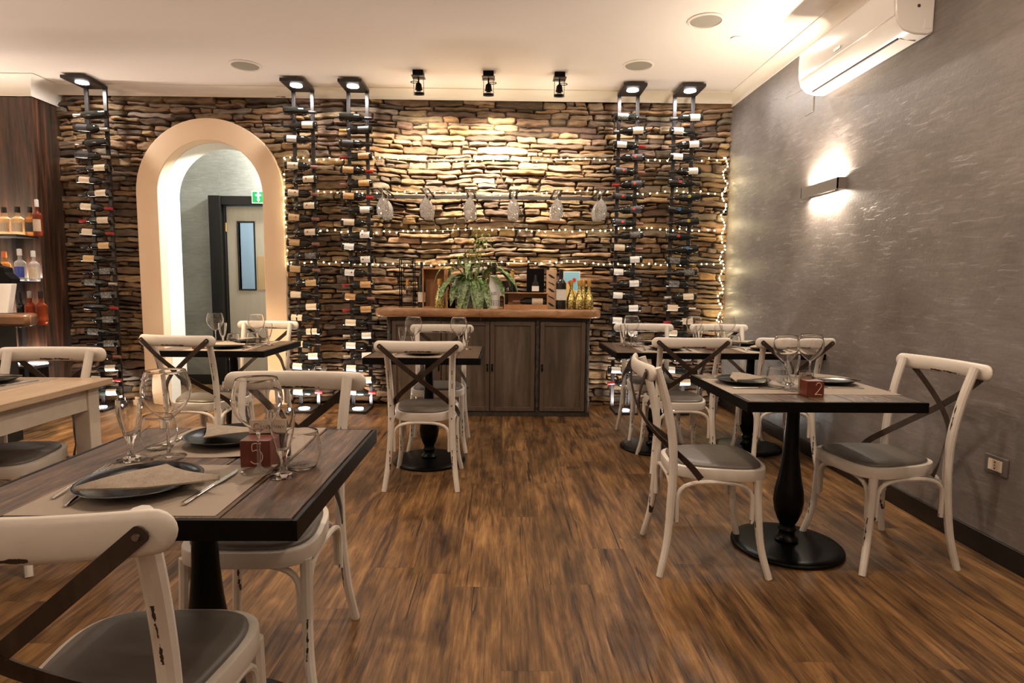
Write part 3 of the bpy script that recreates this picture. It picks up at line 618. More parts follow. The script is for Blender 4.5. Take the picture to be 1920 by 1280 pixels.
# ------------------------------------------------------------------ tables
def make_table(sz=0.72):
    o = empty('pedestal_table'); h = sz / 2; zt = 0.75
    mb = MB(); nb = 5; bw = (sz - 0.024) / nb
    for i in range(nb):
        x0 = -h + 0.012 + i * bw; mb.box(x0 + 0.002, x0 + bw - 0.002, -h + 0.010, h - 0.010, zt - 0.024, zt)
    mb.build('table_top', M['tabletop'], o, smooth=False, bevel=0.002)
    MB().box(-h, -h + 0.010, -h, h, zt - 0.042, zt - 0.001).box(h - 0.010, h, -h, h, zt - 0.042, zt - 0.001).box(-h + 0.01, h - 0.01, -h, -h + 0.010, zt - 0.042, zt - 0.001).box(-h + 0.01, h - 0.01, h - 0.010, h, zt - 0.042, zt - 0.001).box(-h + .01, h - .01, -h + .01, h - .01, zt - 0.042, zt - 0.027).build('edge_frame', M['black'], o, smooth=False, bevel=0.001)
    MB().lathe([(0.032, 0.018), (0.046, 0.030), (0.052, 0.040), (0.036, 0.056), (0.033, 0.075), (0.042, 0.088), (0.036, 0.100), (0.034, 0.112), (0.046, 0.135), (0.060, 0.175), (0.066, 0.22), (0.062, 0.27), (0.050, 0.33), (0.040, 0.40), (0.033, 0.48), (0.029, 0.58), (0.028, 0.64), (0.031, 0.665), (0.046, 0.675), (0.048, 0.690), (0.040, 0.70), (0.040, 0.708)], 28).build('pedestal', M['iron'], o, angle=60)
    MB().lathe([(0.236, 0), (0.243, 0.006), (0.243, 0.014), (0.236, 0.020), (0.20, 0.024), (0.06, 0.030), (0.03, 0.031)], 48).build('base_plate', M['iron'], o, angle=60)
    return o
tp = make_table()
TB = [(-0.750, 1.465, 0, 'dark plank pedestal table in the left foreground carrying number block 5'),
      (1.322, 2.655, 0, 'dark plank pedestal table on the right carrying number block 2'),
      (-1.925, 4.270, 0, 'dark pedestal table in front of the arch'),
      (-0.495, 3.975, 0, 'small dark pedestal table in front of the sideboard'),
      (1.120, 4.335, 0, 'left half of the long dark table in the far right corner'),
      (1.825, 4.340, 0, 'right half of the long dark table, touching the grey wall')]
for i, (x, y, rz, lab) in enumerate(TB):
    o = tp if i == 0 else copy_tree(tp)
    o.location = (x, y, 0); tag(o, lab, 'table', 'dark pedestal tables')
# pale table, left
o = empty('farmhouse_table', (-2.42, 2.13, 0)); tag(o, 'pale oak table with cream painted apron and square legs at left edge', 'table')
hx, hy = 0.60, 0.66
mb = MB(); nb = 6
for i in range(nb):
    x0 = -hx + i * 2 * hx / nb; mb.box(x0 + 0.001, x0 + 2 * hx / nb - 0.001, -hy, hy, 0.722, 0.75)
mb.build('table_top', M['lighttop'], o, smooth=False, bevel=0.003)
MB().box(-hx + 0.05, hx - 0.05, -hy + 0.055, -hy + 0.075, 0.62, 0.722).box(-hx + 0.05, hx - 0.05, hy - 0.075, hy - 0.055, 0.62, 0.722).box(-hx + 0.055, -hx + 0.075, -hy + 0.05, hy - 0.05, 0.62, 0.722).box(hx - 0.068, hx - 0.048, -hy + 0.05, hy - 0.05, 0.62, 0.722).build('apron', M['lightpaint'], o, smooth=False)
for a_ in (-1, 1):
    for b_ in (-1, 1):
        MB().box(a_ * (hx - 0.075) - 0.035, a_ * (hx - 0.075) + 0.035, b_ * (hy - 0.08) - 0.035, b_ * (hy - 0.08) + 0.035, 0, 0.722).build('leg', M['lightpaint'], o, smooth=False, bevel=0.003)

# ------------------------------------------------------------------ glassware and settings
def glass_lathe(outer, t_=0.0012, n=36, zb=None):
    # outer: profile from foot edge to rim; inner wall starts at zb
    inner = [(max(r - t_, 0.0004), z_ + (t_ if k_ == 0 else 0)) for k_, (r, z_) in enumerate([p for p in outer if p[1] >= zb])]
    prof = [(0.0004, 0.0)] + outer + [(outer[-1][0] - t_ * 0.5, outer[-1][1] + 0.0006)] + inner[::-1] + [(0.0003, zb + 0.002)]
    return MB().lathe(prof, n)
def smooth_prof(p, n=4): return [(max(0.0004, q_.x), q_.y) for q_ in crom([(a_, b_, 0) for a_, b_ in p], n)]
BAL = [(0.040, 0.0), (0.041, 0.0015), (0.030, 0.004), (0.012, 0.007), (0.0050, 0.013), (0.0036, 0.03), (0.0034, 0.07), (0.0040, 0.090)] + smooth_prof([(0.0055, 0.096), (0.018, 0.106), (0.033, 0.120), (0.048, 0.140), (0.0565, 0.163), (0.0575, 0.180), (0.0535, 0.203), (0.0465, 0.225)])
FLU = [(0.032, 0.0), (0.033, 0.002), (0.020, 0.006), (0.010, 0.010), (0.0070, 0.02), (0.0060, 0.035), (0.0085, 0.046), (0.011, 0.052)] + smooth_prof([(0.013, 0.056), (0.019, 0.078), (0.0255, 0.105), (0.0290, 0.135), (0.0285, 0.156)])
TUM = [(0.027, 0.0), (0.030, 0.001)] + smooth_prof([(0.033, 0.004), (0.0405, 0.016), (0.0445, 0.036), (0.0425, 0.062), (0.0365, 0.091)])
def single(mb, name, m, **k): o = mb.build(name, m, **k); return o
gb = glass_lathe(BAL, zb=0.098).build('wine_glass', M['glass'], angle=50)
gf = glass_lathe(FLU, 0.0022, 14, 0.060).build('water_goblet', M['glass'], angle=28)
gt = glass_lathe(TUM, 0.0014, 36, 0.004).build('tumbler', M['glass'], angle=60)
used = set()
def put(proto_, x, y, lab, cat, grp, z_=0.7505, rz=0, sc_=1):
    o = proto_ if proto_.name not in used else copy_tree(proto_)
    used.add(proto_.name); o.location = (x, y, z_); o.rotation_euler = (0, 0, rz); o.scale = (sc_, sc_, sc_); tag(o, lab, cat, grp); return o
GG = 'wine glasses on the tables'; GF = 'stemmed water goblets on the tables'; GT = 'tumblers on the tables'
for x, y, lab in ((-0.856, 1.513, 'balloon wine glass left of block 5 on the foreground table'), (-0.579, 1.398, 'balloon wine glass in front of block 5 on the foreground table'),
                  (1.462, 2.800, 'balloon wine glass right of and behind block 2'), (1.318, 2.745, 'balloon wine glass left of and behind block 2'),
                  (-1.737, 4.225, 'right wine glass on the table before the arch'), (-2.090, 4.36, 'left wine glass on the table before the arch'),
                  (-0.300, 4.040, 'right wine glass on the small table before the sideboard'), (-0.605, 4.040, 'left wine glass on the small table before the sideboard'),
                  (0.951, 4.405, 'leftmost wine glass on the long table in the far right corner'), (1.407, 4.376, 'middle wine glass on the long table in the far right corner'), (1.660, 4.393, 'rightmost wine glass on the long table in the far right corner')):
    put(gb, x, y, lab, 'wine glass', GG)
for x, y, lab in ((-0.939, 1.492, 'faceted goblet at the far left of the foreground table glasses'), (-0.510, 1.367, 'faceted goblet right of block 5'),
                  (1.255, 2.545, 'slim goblet standing just left of block 2'), (-2.015, 4.31, 'slim goblet beside the left glass on the table before the arch'), (-1.685, 4.30, 'slim goblet beside the right glass on the table before the arch'),
                  (-0.675, 4.010, 'slim goblet at the left of the small centre table'), (-0.250, 4.10, 'slim goblet at the right of the small centre table'), (0.905, 4.44, 'slim goblet at the left end of the long table'), (1.46, 4.41, 'slim goblet by the middle glass of the long table'), (1.615, 4.45, 'slim goblet beside the rightmost glass of the long table')):
    put(gf, x, y, lab, 'goblet', GF)
for x, y, lab in ((-0.925, 1.592, 'stemless tumbler behind the left balloon glass on table 5'), (-0.487, 1.432, 'stemless tumbler at the right edge of table 5'),
                  (1.225, 2.625, 'stemless tumbler on table 2 left of block 2'), (-1.890, 4.20, 'left tumbler on the table before the arch'), (-1.80, 4.30, 'right tumbler on the table before the arch'),
                  (-0.66, 4.09, 'tumbler on the small table before the sideboard'), (0.995, 4.345, 'tumbler by the leftmost wine glass of the long table'), (1.70, 4.34, 'tumbler by the rightmost wine glass of the long table')):
    put(gt, x, y, lab, 'tumbler', GT)

# place setting protos
def placemat_mb(wd, dp):
    mb = MB(); nx = 12; vs = []
    for j in (0, 1):
        for i in range(nx + 1):
            x = -wd / 2 + wd * i / nx; lift = 0.0045 * max(0, math.sin(i / nx * PI * 2.2)) if j == 1 else 0
            vs.append((x, -dp / 2 + dp * j, 0.0008 + lift)); vs.append((x, -dp / 2 + dp * j, 0.0002 + lift))
    n = nx + 1; fs = []
    for i in range(nx):
        a_, b_, c_, d_ = 2 * i, 2 * i + 2, 2 * (n + i) + 2, 2 * (n + i); fs += [(a_, b_, c_, d_), (a_ + 1, d_ + 1, c_ + 1, b_ + 1), (a_, a_ + 1, b_ + 1, b_), (d_, c_, c_ + 1, d_ + 1)]
    fs += [(0, d_ := 2 * n, 2 * n + 1, 1), (2 * nx, 2 * nx + 1, 2 * (n + nx) + 1, 2 * (n + nx))]
    return mb.add(vs, fs)
pm = placemat_mb(0.405, 0.325).build('placemat', M['mat'], smooth=False)
PLP = [(0.0005, 0.002), (0.045, 0.001), (0.050, 0.0), (0.062, 0.003), (0.105, 0.012), (0.122, 0.0215), (0.1235, 0.0225), (0.121, 0.0235), (0.104, 0.0155), (0.075, 0.008), (0.055, 0.006), (0.0005, 0.006)]
pl = MB().lathe(PLP, 48, caps=False).build('dinner_plate', M['plate'], angle=60)
def napkin():
    mb = MB(); n = 12; vs = []; W, D = 0.135, 0.150
    for k_, dz in ((0, 0), (1, 0.0035)):
        for i in range(n + 1):
            for j in range(n + 1):
                u_, v_ = i / n, j / n; x = -W + 2 * W * u_; y = -0.055 + (D * (1 - abs(2 * u_ - 1) ** 0.9)) * v_ + 0.020 * abs(2 * u_ - 1)
                z_ = 0.0245 + 0.004 * math.sin(u_ * 7) * v_ + 0.010 * (1 - abs(2 * u_ - 1)) * (v_ * (1 - v_)) * 4 + 0.006 * v_ + dz
                vs.append((x, y, z_))
    m_ = (n + 1) ** 2; fs = []
    for i in range(n):
        for j in range(n):
            a_ = i * (n + 1) + j; fs += [(a_, a_ + n + 1, a_ + n + 2, a_ + 1), (m_ + a_, m_ + a_ + 1, m_ + a_ + n + 2, m_ + a_ + n + 1)]
    for i in range(n):
        a_ = i * (n + 1); fs.append((a_, a_ + n + 1, m_ + a_ + n + 1, m_ + a_)); a_ += n; fs.append((a_, m_ + a_, m_ + a_ + n + 1, a_ + n + 1))
    return mb.add(vs, fs)
nk = napkin().build('folded_napkin', M['napkin'], angle=60)
def fork_mb():
    mb = MB(); hp = crom([(0, -0.10, 0.003), (0, -0.05, 0.006), (0, 0.01, 0.005), (0, 0.035, 0.003)], 4)
    mb.tube(hp, [0.0045] * 4 + [0.0032] * (len(hp) - 4), 8, [0.0015] * len(hp), upv=(1, 0, 0))
    mb.prism([(-0.004, 0.033), (0.004, 0.033), (0.011, 0.052), (0.011, 0.062), (-0.011, 0.062), (-0.011, 0.052)], 0.0025, 0.0045)
    for x in (-0.0092, -0.0031, 0.0031, 0.0092): mb.tube([(x, 0.060, 0.0035), (x, 0.085, 0.0045), (x, 0.103, 0.008)], [0.0016, 0.0014, 0.0007], 6)
    return mb
def knife_mb():
    mb = MB().tube([(0, -0.11, 0.004), (0, -0.05, 0.005), (0, 0.0, 0.005)], [0.006, 0.0055, 0.0045], 8, [0.003] * 3, upv=(1, 0, 0))
    return mb.prism([(-0.005, 0.0), (0.005, 0.0), (0.008, 0.03), (0.007, 0.09), (-0.003, 0.118), (-0.006, 0.03)], 0.0035, 0.005)
fk = fork_mb().build('fork', M['steel'], angle=50); kn = knife_mb().build('knife', M['steel'], angle=50)
SP = 'place settings: '
def setting(cx, cy, rz, where, dx=0.0, dy=0.0, nrz=0.0, matx=0.0, maty=0.0, pd=(0, 0), nd=(0, 0), frz=-0.16):
    R_ = Matrix.Rotation(rz, 3, 'Z')
    def P_(x, y): v_ = R_ @ Vector((x, y, 0)); return cx + v_.x, cy + v_.y
    x, y = P_(matx, maty); put(pm, x, y, 'taupe paper placemat ' + where, 'placemat', 'paper placemats on the tables', 0.7501, rz)
    x, y = P_(*pd); put(pl, x, y, 'black dinner plate ' + where, 'plate', 'black plates on the tables', 0.7512, rz)
    x, y = P_(pd[0] + nd[0], pd[1] + nd[1])
    put(nk, x, y, 'folded linen napkin on the plate ' + where, 'napkin', 'folded napkins on the plates', 0.7512, rz + nrz)
    x, y = P_(-0.150 + pd[0], 0.030); put(fk, x, y, 'steel fork ' + where, 'fork', 'forks beside the plates', 0.7512, rz + frz, 1.12)
    x, y = P_(0.150 + pd[0], 0.0); put(kn, x, y, 'steel knife ' + where, 'knife', 'knives beside the plates', 0.7512, rz - 0.06)
setting(-0.755, 1.285, 0, 'at the near side of table 5', pd=(-0.030, -0.010), nrz=0.26, nd=(0.040, -0.018), frz=0.10)
put(fk, -0.885, 1.27, 'second steel fork half under the napkin at the near side of table 5', 'fork', 'forks beside the plates', 0.7512, 0.16, 1.10)
setting(-0.750, 1.672, PI, 'at the far side of table 5', pd=(0.018, 0.0), nrz=-0.4)
setting(1.125, 2.665, -PI / 2, 'at the left side of table 2', pd=(-0.07, -0.01), nrz=-0.3)
setting(1.520, 2.660, PI / 2, 'at the right side of table 2', pd=(0.10, -0.01), nrz=0.5)
setting(-1.900, 4.085, 0, 'at the near side of the table before the arch', pd=(0.02, 0))
setting(-1.910, 4.455, PI, 'at the far side by the arch')
setting(-0.505, 3.800, 0, 'at the near side of the small centre table')
setting(-0.490, 4.150, PI, 'at the far side of the small centre table')
setting(1.150, 4.160, 0, 'at the near left seat of the long table')
setting(1.170, 4.520, PI, 'at the far left seat of the long table')
setting(1.860, 4.160, 0, 'at the near right seat of the long table')
setting(1.830, 4.520, PI, 'at the far right seat of the long table')
setting(-2.25, 2.60, PI, 'at the far end of the pale table')

# number blocks
DIG = {'5': [[(0.35, 0.9), (-0.30, 0.85), (-0.33, 0.25), (-0.1, 0.32), (0.25, 0.25), (0.45, -0.1), (0.42, -0.5), (0.15, -0.8), (-0.2, -0.85), (-0.5, -0.65)]],
       '2': [[(-0.35, 0.55), (-0.15, 0.85), (0.2, 0.85), (0.38, 0.5), (0.2, 0.05), (-0.15, -0.45), (-0.42, -0.8), (0.0, -0.75), (0.48, -0.85)]],
       '6': [[(0.3, 0.9), (-0.15, 0.5), (-0.38, -0.2), (-0.2, -0.75), (0.2, -0.8), (0.4, -0.4), (0.15, -0.02), (-0.3, -0.2)]],
       '4': [[(0.1, 0.9), (-0.45, -0.1), (0.45, -0.1)], [(0.15, 0.3), (0.15, -0.9)]]}
def number_block(x, y, ch, lab, s_=0.06, rz=0, dxd=0.0, card=True, hh=0.066):
    o = empty('table_number_block', (x, y, 0.7505), rz); tag(o, lab, 'table number', 'table number blocks')
    MB().box(-s_ / 2, s_ / 2, -s_ * .42, s_ * .42, 0, hh).build('block', M['block'], o, smooth=False, bevel=0.0015)
    mb = MB()
    for st in DIG[ch]: mb.tube([(a_ * s_ * 0.42 + dxd, -s_ * .42 - 0.0004, hh / 2 + b_ * s_ * 0.40) for a_, b_ in (st if len(st) < 4 else [(q_.x, q_.y) for q_ in crom([(p_[0], p_[1], 0) for p_ in st], 4)])], 0.0011, 6)
    mb.build('number', M['digit'], o)
    return o
b5 = number_block(-0.603, 1.462, '5', 'red-brown wooden block with number 5 on the foreground table', 0.072, 0.03, 0.004)
c5 = empty('card_stand', (-0.603, 1.525, 0.7505), 0.14); tag(c5, 'handwritten card in a black stand behind block 5', 'card')
MB().box(-0.048, 0.048, -0.012, 0.012, 0, 0.062).build('stand', M['black'], c5, smooth=False, bevel=0.001)
MB().box(-0.048, 0.048, -0.003, -0.001, 0.0622, 0.098).build('card', M['card'], c5, smooth=False)
def scribble(parent, y, z_, x0, x1, m):
    mb = MB(); mb.tube([(x0 + 0.008 + 0.008 * math.cos(a), y, z_ + 0.008 * math.sin(a)) for a in [0.8 + 5.0 * i / 14 for i in range(15)]], 0.0009, 5)
    pts = []; k_ = 40
    for i in range(k_ + 1): q_ = i / k_; pts.append((x0 + 0.018 + (x1 - x0 - 0.018) * q_ + 0.0018 * math.sin(q_ * 60), y, z_ - 0.002 + 0.005 * math.sin(q_ * 47) * (1 - 0.3 * q_)))
    mb.tube(pts, 0.0007, 5); return mb.build('handwriting', m, parent)
scribble(c5, -0.0036, 0.080, -0.038, 0.040, M['ink'])
b2 = number_block(1.283, 2.432, '2', 'dark red wooden block with number 2 on the right-hand table', 0.072, 0.0, 0.012)
c2 = empty('card_stand', (1.288, 2.492, 0.7505), 0.0); tag(c2, 'clear acrylic card stand behind block 2', 'card')
MB().box(-0.030, 0.030, -0.004, 0.004, 0, 0.096).build('stand', M['acrylic'], c2, smooth=False)
MB().box(-0.026, 0.026, 0.005, 0.006, 0.0, 0.088).build('card', M['card'], c2, smooth=False); scribble(c2, -0.0048, 0.078, -0.02, 0.022, M['ink'])
number_block(-2.045, 4.02, '6', 'dark red number block on the table before the arch', 0.06)
number_block(1.478, 4.22, '4', 'dark red number block on the long table by the grey wall', 0.06)
# items at the left edge on the pale table already placed by setting()

# ------------------------------------------------------------------ wine racks and bottles
RX = [-3.765, -1.868, -1.362, 1.155, 1.675]
RN = ['rack beside the bar wall', 'rack right of the arch', 'rack left of the sideboard', 'rack right of the sideboard', 'rack nearest the grey wall']
RL = ['tall black wine rack at far left beside the wooden bar wall', 'tall black wine rack immediately right of the arch', 'tall black wine rack left of the sideboard', 'tall black wine rack right of the sideboard', 'tall black wine rack nearest the grey wall corner']
def make_rack():
    o = empty('wine_rack')
    for s_ in (-1, 1): MB().box(s_ * 0.086 - 0.016, s_ * 0.086 + 0.016, 0.0, 0.022, 0.02, 2.955).build('post', M['rackmetal'], o, smooth=False, bevel=0.001)
    MB().box(-0.105, 0.105, -0.29, 0.022, 2.955, 2.982).build('top_plate', M['rackmetal'], o, smooth=False, bevel=0.002)
    MB().box(-0.105, 0.105, -0.29, 0.022, 0, 0.022).build('base_plate', M['rackmetal'], o, smooth=False, bevel=0.002)
    MB().lathe([(0.0005, 0), (0.052, 0), (0.052, 0.004), (0.0005, 0.004)], 28, (0, -0.165, 2.950), caps=False).build('top_light', M['led'], o)
    MB().lathe([(0.0005, 0), (0.050, 0), (0.050, 0.004), (0.0005, 0.004)], 28, (0, -0.165, 0.0225), caps=False).build('base_light', M['led'], o)
    return o
rk = make_rack(); racks = []
YR = 5.735
for i, x in enumerate(RX):
    o = rk if i == 0 else copy_tree(rk)
    o.location = (x, YR, 0); tag(o, RL[i], 'wine rack', 'wine racks on the stone wall'); racks.append(o)
    lamp('rack_top_lamp', 'AREA', (x, YR - 0.165, 2.943), 8.0, WHITE, size=0.09, target=(x, YR - 0.165, 0))
    lamp('rack_base_lamp', 'AREA', (x, YR - 0.165, 0.032), 7.0, WHITE, size=0.09, target=(x, YR - 0.165, 2))
hk = MB().tube([(-0.086, 0.0, 0), (-0.086, -0.075, -0.045), (-0.086, -0.105, -0.040)], 0.003, 6).tube([(0.086, 0.0, 0), (0.086, -0.075, -0.045), (0.086, -0.105, -0.040)], 0.003, 6).tube([(-0.086, 0.004, 0), (0.086, 0.004, 0)], 0.003, 6)
hook = hk.build('bottle_hook', M['rackmetal']); hook_used = False
BX = [(0.0005, -0.150), (0.030, -0.150), (0.0365, -0.146), (0.0375, -0.140), (0.0375, 0.030), (0.035, 0.044), (0.026, 0.060), (0.0165, 0.074), (0.0142, 0.085), (0.0138, 0.105)]
BG = [(0.0005, -0.150), (0.032, -0.150), (0.0395, -0.145), (0.0405, -0.136), (0.0405, -0.005), (0.038, 0.015), (0.030, 0.045), (0.021, 0.070), (0.0160, 0.090), (0.0145, 0.105)]
CPS = [(0.0143, 0.082), (0.0150, 0.084), (0.0148, 0.138), (0.0152, 0.150), (0.0005, 0.1505)]
def patch(r, x0, x1, a0, a1, sgn, n=14):   # curved label on a bottle whose axis is local X
    vs = []
    for rr in (r, r + 0.0007):
        for x in (x0, x1):
            for i in range(n + 1): a = a0 + (a1 - a0) * i / n; vs.append((sgn * x, -rr * math.cos(a), rr * math.sin(a)))
    k_ = n + 1; fs = []
    for i in range(n): fs += [(i, i + 1, k_ + i + 1, k_ + i), (2 * k_ + i, 3 * k_ + i, 3 * k_ + i + 1, 2 * k_ + i + 1), (i, 2 * k_ + i, 2 * k_ + i + 1, i + 1), (k_ + i, k_ + i + 1, 3 * k_ + i + 1, 3 * k_ + i)]
    return MB().add(vs, fs)
meshes = {}
def cached(key, fn, name, m):
    if key not in meshes: o = fn().build(name, m, angle=50); meshes[key] = o.data; bpy.data.objects.remove(o)
    return meshes[key]
def mobj(name, me, parent=None, loc=None):
    o = bpy.data.objects.new(name, me); COL.objects.link(o); o.parent = parent
    if loc: o.location = loc
    return o
def ringmb(sgn, cx, r):
    mb = MB(); R0 = r + 0.0012; q_ = 0.0115
    def S_(px, pz): a = (pz) / r + 0.15; return (sgn * (cx) + px, -(R0) * math.cos(a), R0 * math.sin(a))
    mb.tube([S_(q_ * math.cos(a), q_ * math.sin(a)) for a in [2 * PI * i / 20 for i in range(21)]], 0.0018, 6)
    mb.tube([S_(-0.006, 0.005), S_(0.006, 0.005)], 0.0018, 6); mb.tube([S_(0, 0.005), S_(0, -0.008)], 0.0018, 6); return mb
def dotmb(sgn, cx, r, q_=0.010):
    mb = MB(); vs = [(sgn * cx, -(r + .0012) * math.cos(.15), (r + .0012) * math.sin(.15))]
    for i in range(16): a = 2 * PI * i / 16; an = q_ * math.sin(a) / r + 0.15; vs.append((sgn * cx + q_ * math.cos(a), -(r + .0012) * math.cos(an), (r + .0012) * math.sin(an)))
    return mb.add(vs, [(0, 1 + i, 1 + (i + 1) % 16) for i in range(16)])
ORD = 'topmost second third fourth fifth sixth seventh eighth ninth tenth eleventh twelfth thirteenth fourteenth fifteenth sixteenth seventeenth eighteenth nineteenth twentieth twenty-first twenty-second twenty-third twenty-fourth'.split()
DESC = dict(cream='cream-labelled', white='white-labelled', tan='tan-labelled', gold='gold-labelled', black='black-labelled', silver='dark-labelled', none='unlabelled', two='twin-labelled')
def rack_bottle(ri, k_, z_, dr, lb, cap='black', em=None, dx=0.0):
    sgn = 1 if dr == 'R' else -1; fat = ri == 4 and em in ('red', 'yellow', 'blue') or lb == 'burg'
    r = 0.0405 if fat else 0.0375; prof = BG if fat else BX
    o = mobj('wine_bottle', cached(('b', fat, sgn), lambda: MB().lathe([(a_, b_ * sgn) for a_, b_ in prof], 24, axis='x'), 'wine_bottle', M['bottle']))
    o.location = (RX[ri] + dx, YR - 0.078, z_); o.rotation_euler = (random.uniform(-.12, .12), sgn * 0.045 + random.uniform(-.02, .02), random.uniform(-.05, .05))
    mobj('capsule', cached(('c', cap, sgn), lambda: MB().lathe([(a_, b_ * sgn) for a_, b_ in CPS], 16, axis='x', caps=False), 'capsule', CAP[cap]), o)
    la = 'cream' if lb == 'burg' else lb
    if la == 'two':
        mobj('label', cached(('l2', sgn), lambda: patch(r, -0.120, -0.072, -0.75, 0.95, sgn), 'label', LAB['cream']), o); mobj('label', cached(('l3', sgn), lambda: patch(r, -0.060, -0.018, -0.75, 0.95, sgn), 'label', LAB['cream']), o)
    elif la != 'none':
        x0, x1 = (-0.120, -0.022) if la in ('cream', 'gold', 'tan', 'silver', 'black') else (-0.118, -0.030)
        if la == 'none': pass
        mobj('label', cached(('l', la, fat, sgn), lambda: patch(r, x0, x1, -0.80, 1.0, sgn), 'label', LAB[la]), o)
    if em in ('red', 'yellow', 'blue'): mobj('emblem', cached(('e', em, sgn, fat), lambda: ringmb(sgn, -0.045, r), 'emblem', EMB[em]), o)
    elif em: mobj('emblem', cached(('e', em, sgn, fat), lambda: dotmb(sgn, -0.052, r, 0.012 if em == 'scarlet' else 0.008), 'emblem', EMB[em]), o)
    extra = {'red': ' with red emblem', 'yellow': ' with yellow emblem', 'blue': ' with blue emblem', 'scarlet': ' with red spot'}.get(em, '')
    pos = 'topmost' if k_ == 0 else ORD[k_] + ' from top'
    tag(o, f"{DESC[la]} bottle{extra}, neck {'right' if sgn > 0 else 'left'}, {pos}, {RN[ri]}", 'wine bottle', 'wine bottles in the ' + RN[ri])
    global hook_used
    h2 = hook if not hook_used else hook.copy()
    if hook_used: COL.objects.link(h2)
    hook_used = True; h2.parent = racks[ri]; h2.location = (0, 0, z_)
def zpix(y, base=(217.0, 2.701, 733.0, 0.151)): return base[1] + (y - base[0]) * (base[3] - base[1]) / (base[2] - base[0])
R0_ = [(217.5, 'L', 'none', 'silver'), (242, 'R', 'black', 'silver'), (267, 'L', 'none', 'silver'), (291, 'R', 'black', 'silver'), (314, 'L', 'cream'), (336, 'R', 'cream'), (360, 'L', 'cream'), (385, 'R', 'cream', 'red'), (409, 'L', 'cream', 'red'), (431, 'R', 'cream', 'red'), (456, 'L', 'tan'), (480, 'R', 'tan'), (504, 'L', 'silver'), (525, 'R', 'silver', 'silver'), (548, 'L', 'silver'), (571, 'R', 'none', 'red'), (594, 'L', 'silver'), (618, 'R', 'silver'), (640, 'L', 'silver'), (664, 'R', 'none', 'rose'), (687, 'L', 'cream'), (709, 'R', 'white', 'red'), (733, 'L', 'cream')]
R1_ = [(210, 'R', 'none', 'black'), (236, 'L', 'burg'), (261, 'R', 'white'), (309, 'R', 'cream', 'rose', 'brown'), (334, 'L', 'cream', 'black', 'brown'), (359, 'R', 'cream', 'rose', 'brown'), (382, 'L', 'cream', 'black', 'brown'), (404, 'R', 'tan', 'rose', 'brown'), (431, 'L', 'cream', 'black', 'brown'), (451, 'R', 'tan', 'rose'), (475, 'L', 'silver'), (500, 'R', 'tan', 'rose'), (526, 'L', 'tan'), (548, 'R', 'cream'), (571, 'L', 'cream'), (592, 'R', 'two'), (618, 'L', 'two'), (642, 'R', 'two'), (665, 'L', 'white'), (685, 'R', 'white'), (734, 'R', 'white', 'red')]
R2_ = [(220, 'R', 'none'), (242.5, 'L', 'black', 'gold'), (267.5, 'R', 'black'), (291, 'L', 'gold', 'red'), (316, 'R', 'gold', 'red'), (340, 'L', 'gold', 'rose'), (364, 'R', 'gold', 'red'), (388, 'L', 'white'), (412, 'R', 'cream'), (436, 'L', 'white', 'black', 'brown'), (458, 'R', 'white'), (481, 'L', 'white', 'black', 'brown'), (506, 'R', 'white', 'black', 'brown'), (528, 'L', 'gold', 'red'), (552, 'R', 'gold', 'rose'), (575, 'L', 'gold', 'red'), (600, 'R', 'cream'), (625, 'L', 'white', 'silver'), (644, 'R', 'white'), (664, 'L', 'white', 'silver'), (687.5, 'R', 'white'), (711, 'L', 'white'), (734, 'R', 'white', 'red')]
R3_ = [(221, 'R', 'silver', 'black'), (246, 'L', 'burg'), (272, 'R', 'white', 'red'), (294.5, 'L', 'black', 'black', 'scarlet'), (319.5, 'R', 'black', 'rose', 'scarlet'), (343, 'L', 'black', 'red', 'scarlet'), (366, 'R', 'black', 'black', 'scarlet'), (390, 'L', 'black', 'black', 'scarlet'), (414.5, 'R', 'black', 'rose', 'scarlet'), (437.5, 'L', 'silver'), (462, 'R', 'cream', 'rose'), (484, 'L', 'white'), (508, 'R', 'white'), (529, 'L', 'white'), (552, 'R', 'white'), (576, 'L', 'white'), (600, 'R', 'white'), (624, 'L', 'white'), (672, 'L', 'silver', 'silver'), (696, 'R', 'white'), (720, 'L', 'white', 'red')]
R4_ = [(221, 'L', 'white'), (246, 'R', 'white'), (269.5, 'L', 'white'), (293, 'R', 'white'), (318, 'L', 'white'), (340, 'R', 'none', 'black', 'red'), (366, 'L', 'none', 'black', 'yellow'), (390, 'R', 'none', 'black', 'blue'), (412, 'L', 'none', 'black', 'yellow'), (439, 'R', 'none', 'black', 'red'), (463, 'L', 'none', 'black', 'blue'), (485, 'R', 'silver'), (507, 'L', 'silver'), (529, 'R', 'silver'), (553.5, 'L', 'cream', 'silver'), (575, 'R', 'cream', 'silver'), (601, 'L', 'cream', 'red'), (623, 'R', 'cream'), (671, 'L', 'silver'), (695, 'R', 'white'), (719, 'L', 'cream', 'red')]
for ri, R_ in enumerate((R0_, R1_, R2_, R3_, R4_)):
    for k_, it in enumerate(R_):
        z_ = zpix(it[0] - (2 if ri in (3, 4) else 0) - (0 if ri else 0))
        if ri >= 3: z_ += 0.045 - 0.0 * k_
        if ri in (1, 2): z_ += 0.018
        rack_bottle(ri, k_, z_, it[1], it[2], *(it[3:] if len(it) > 3 else ()))

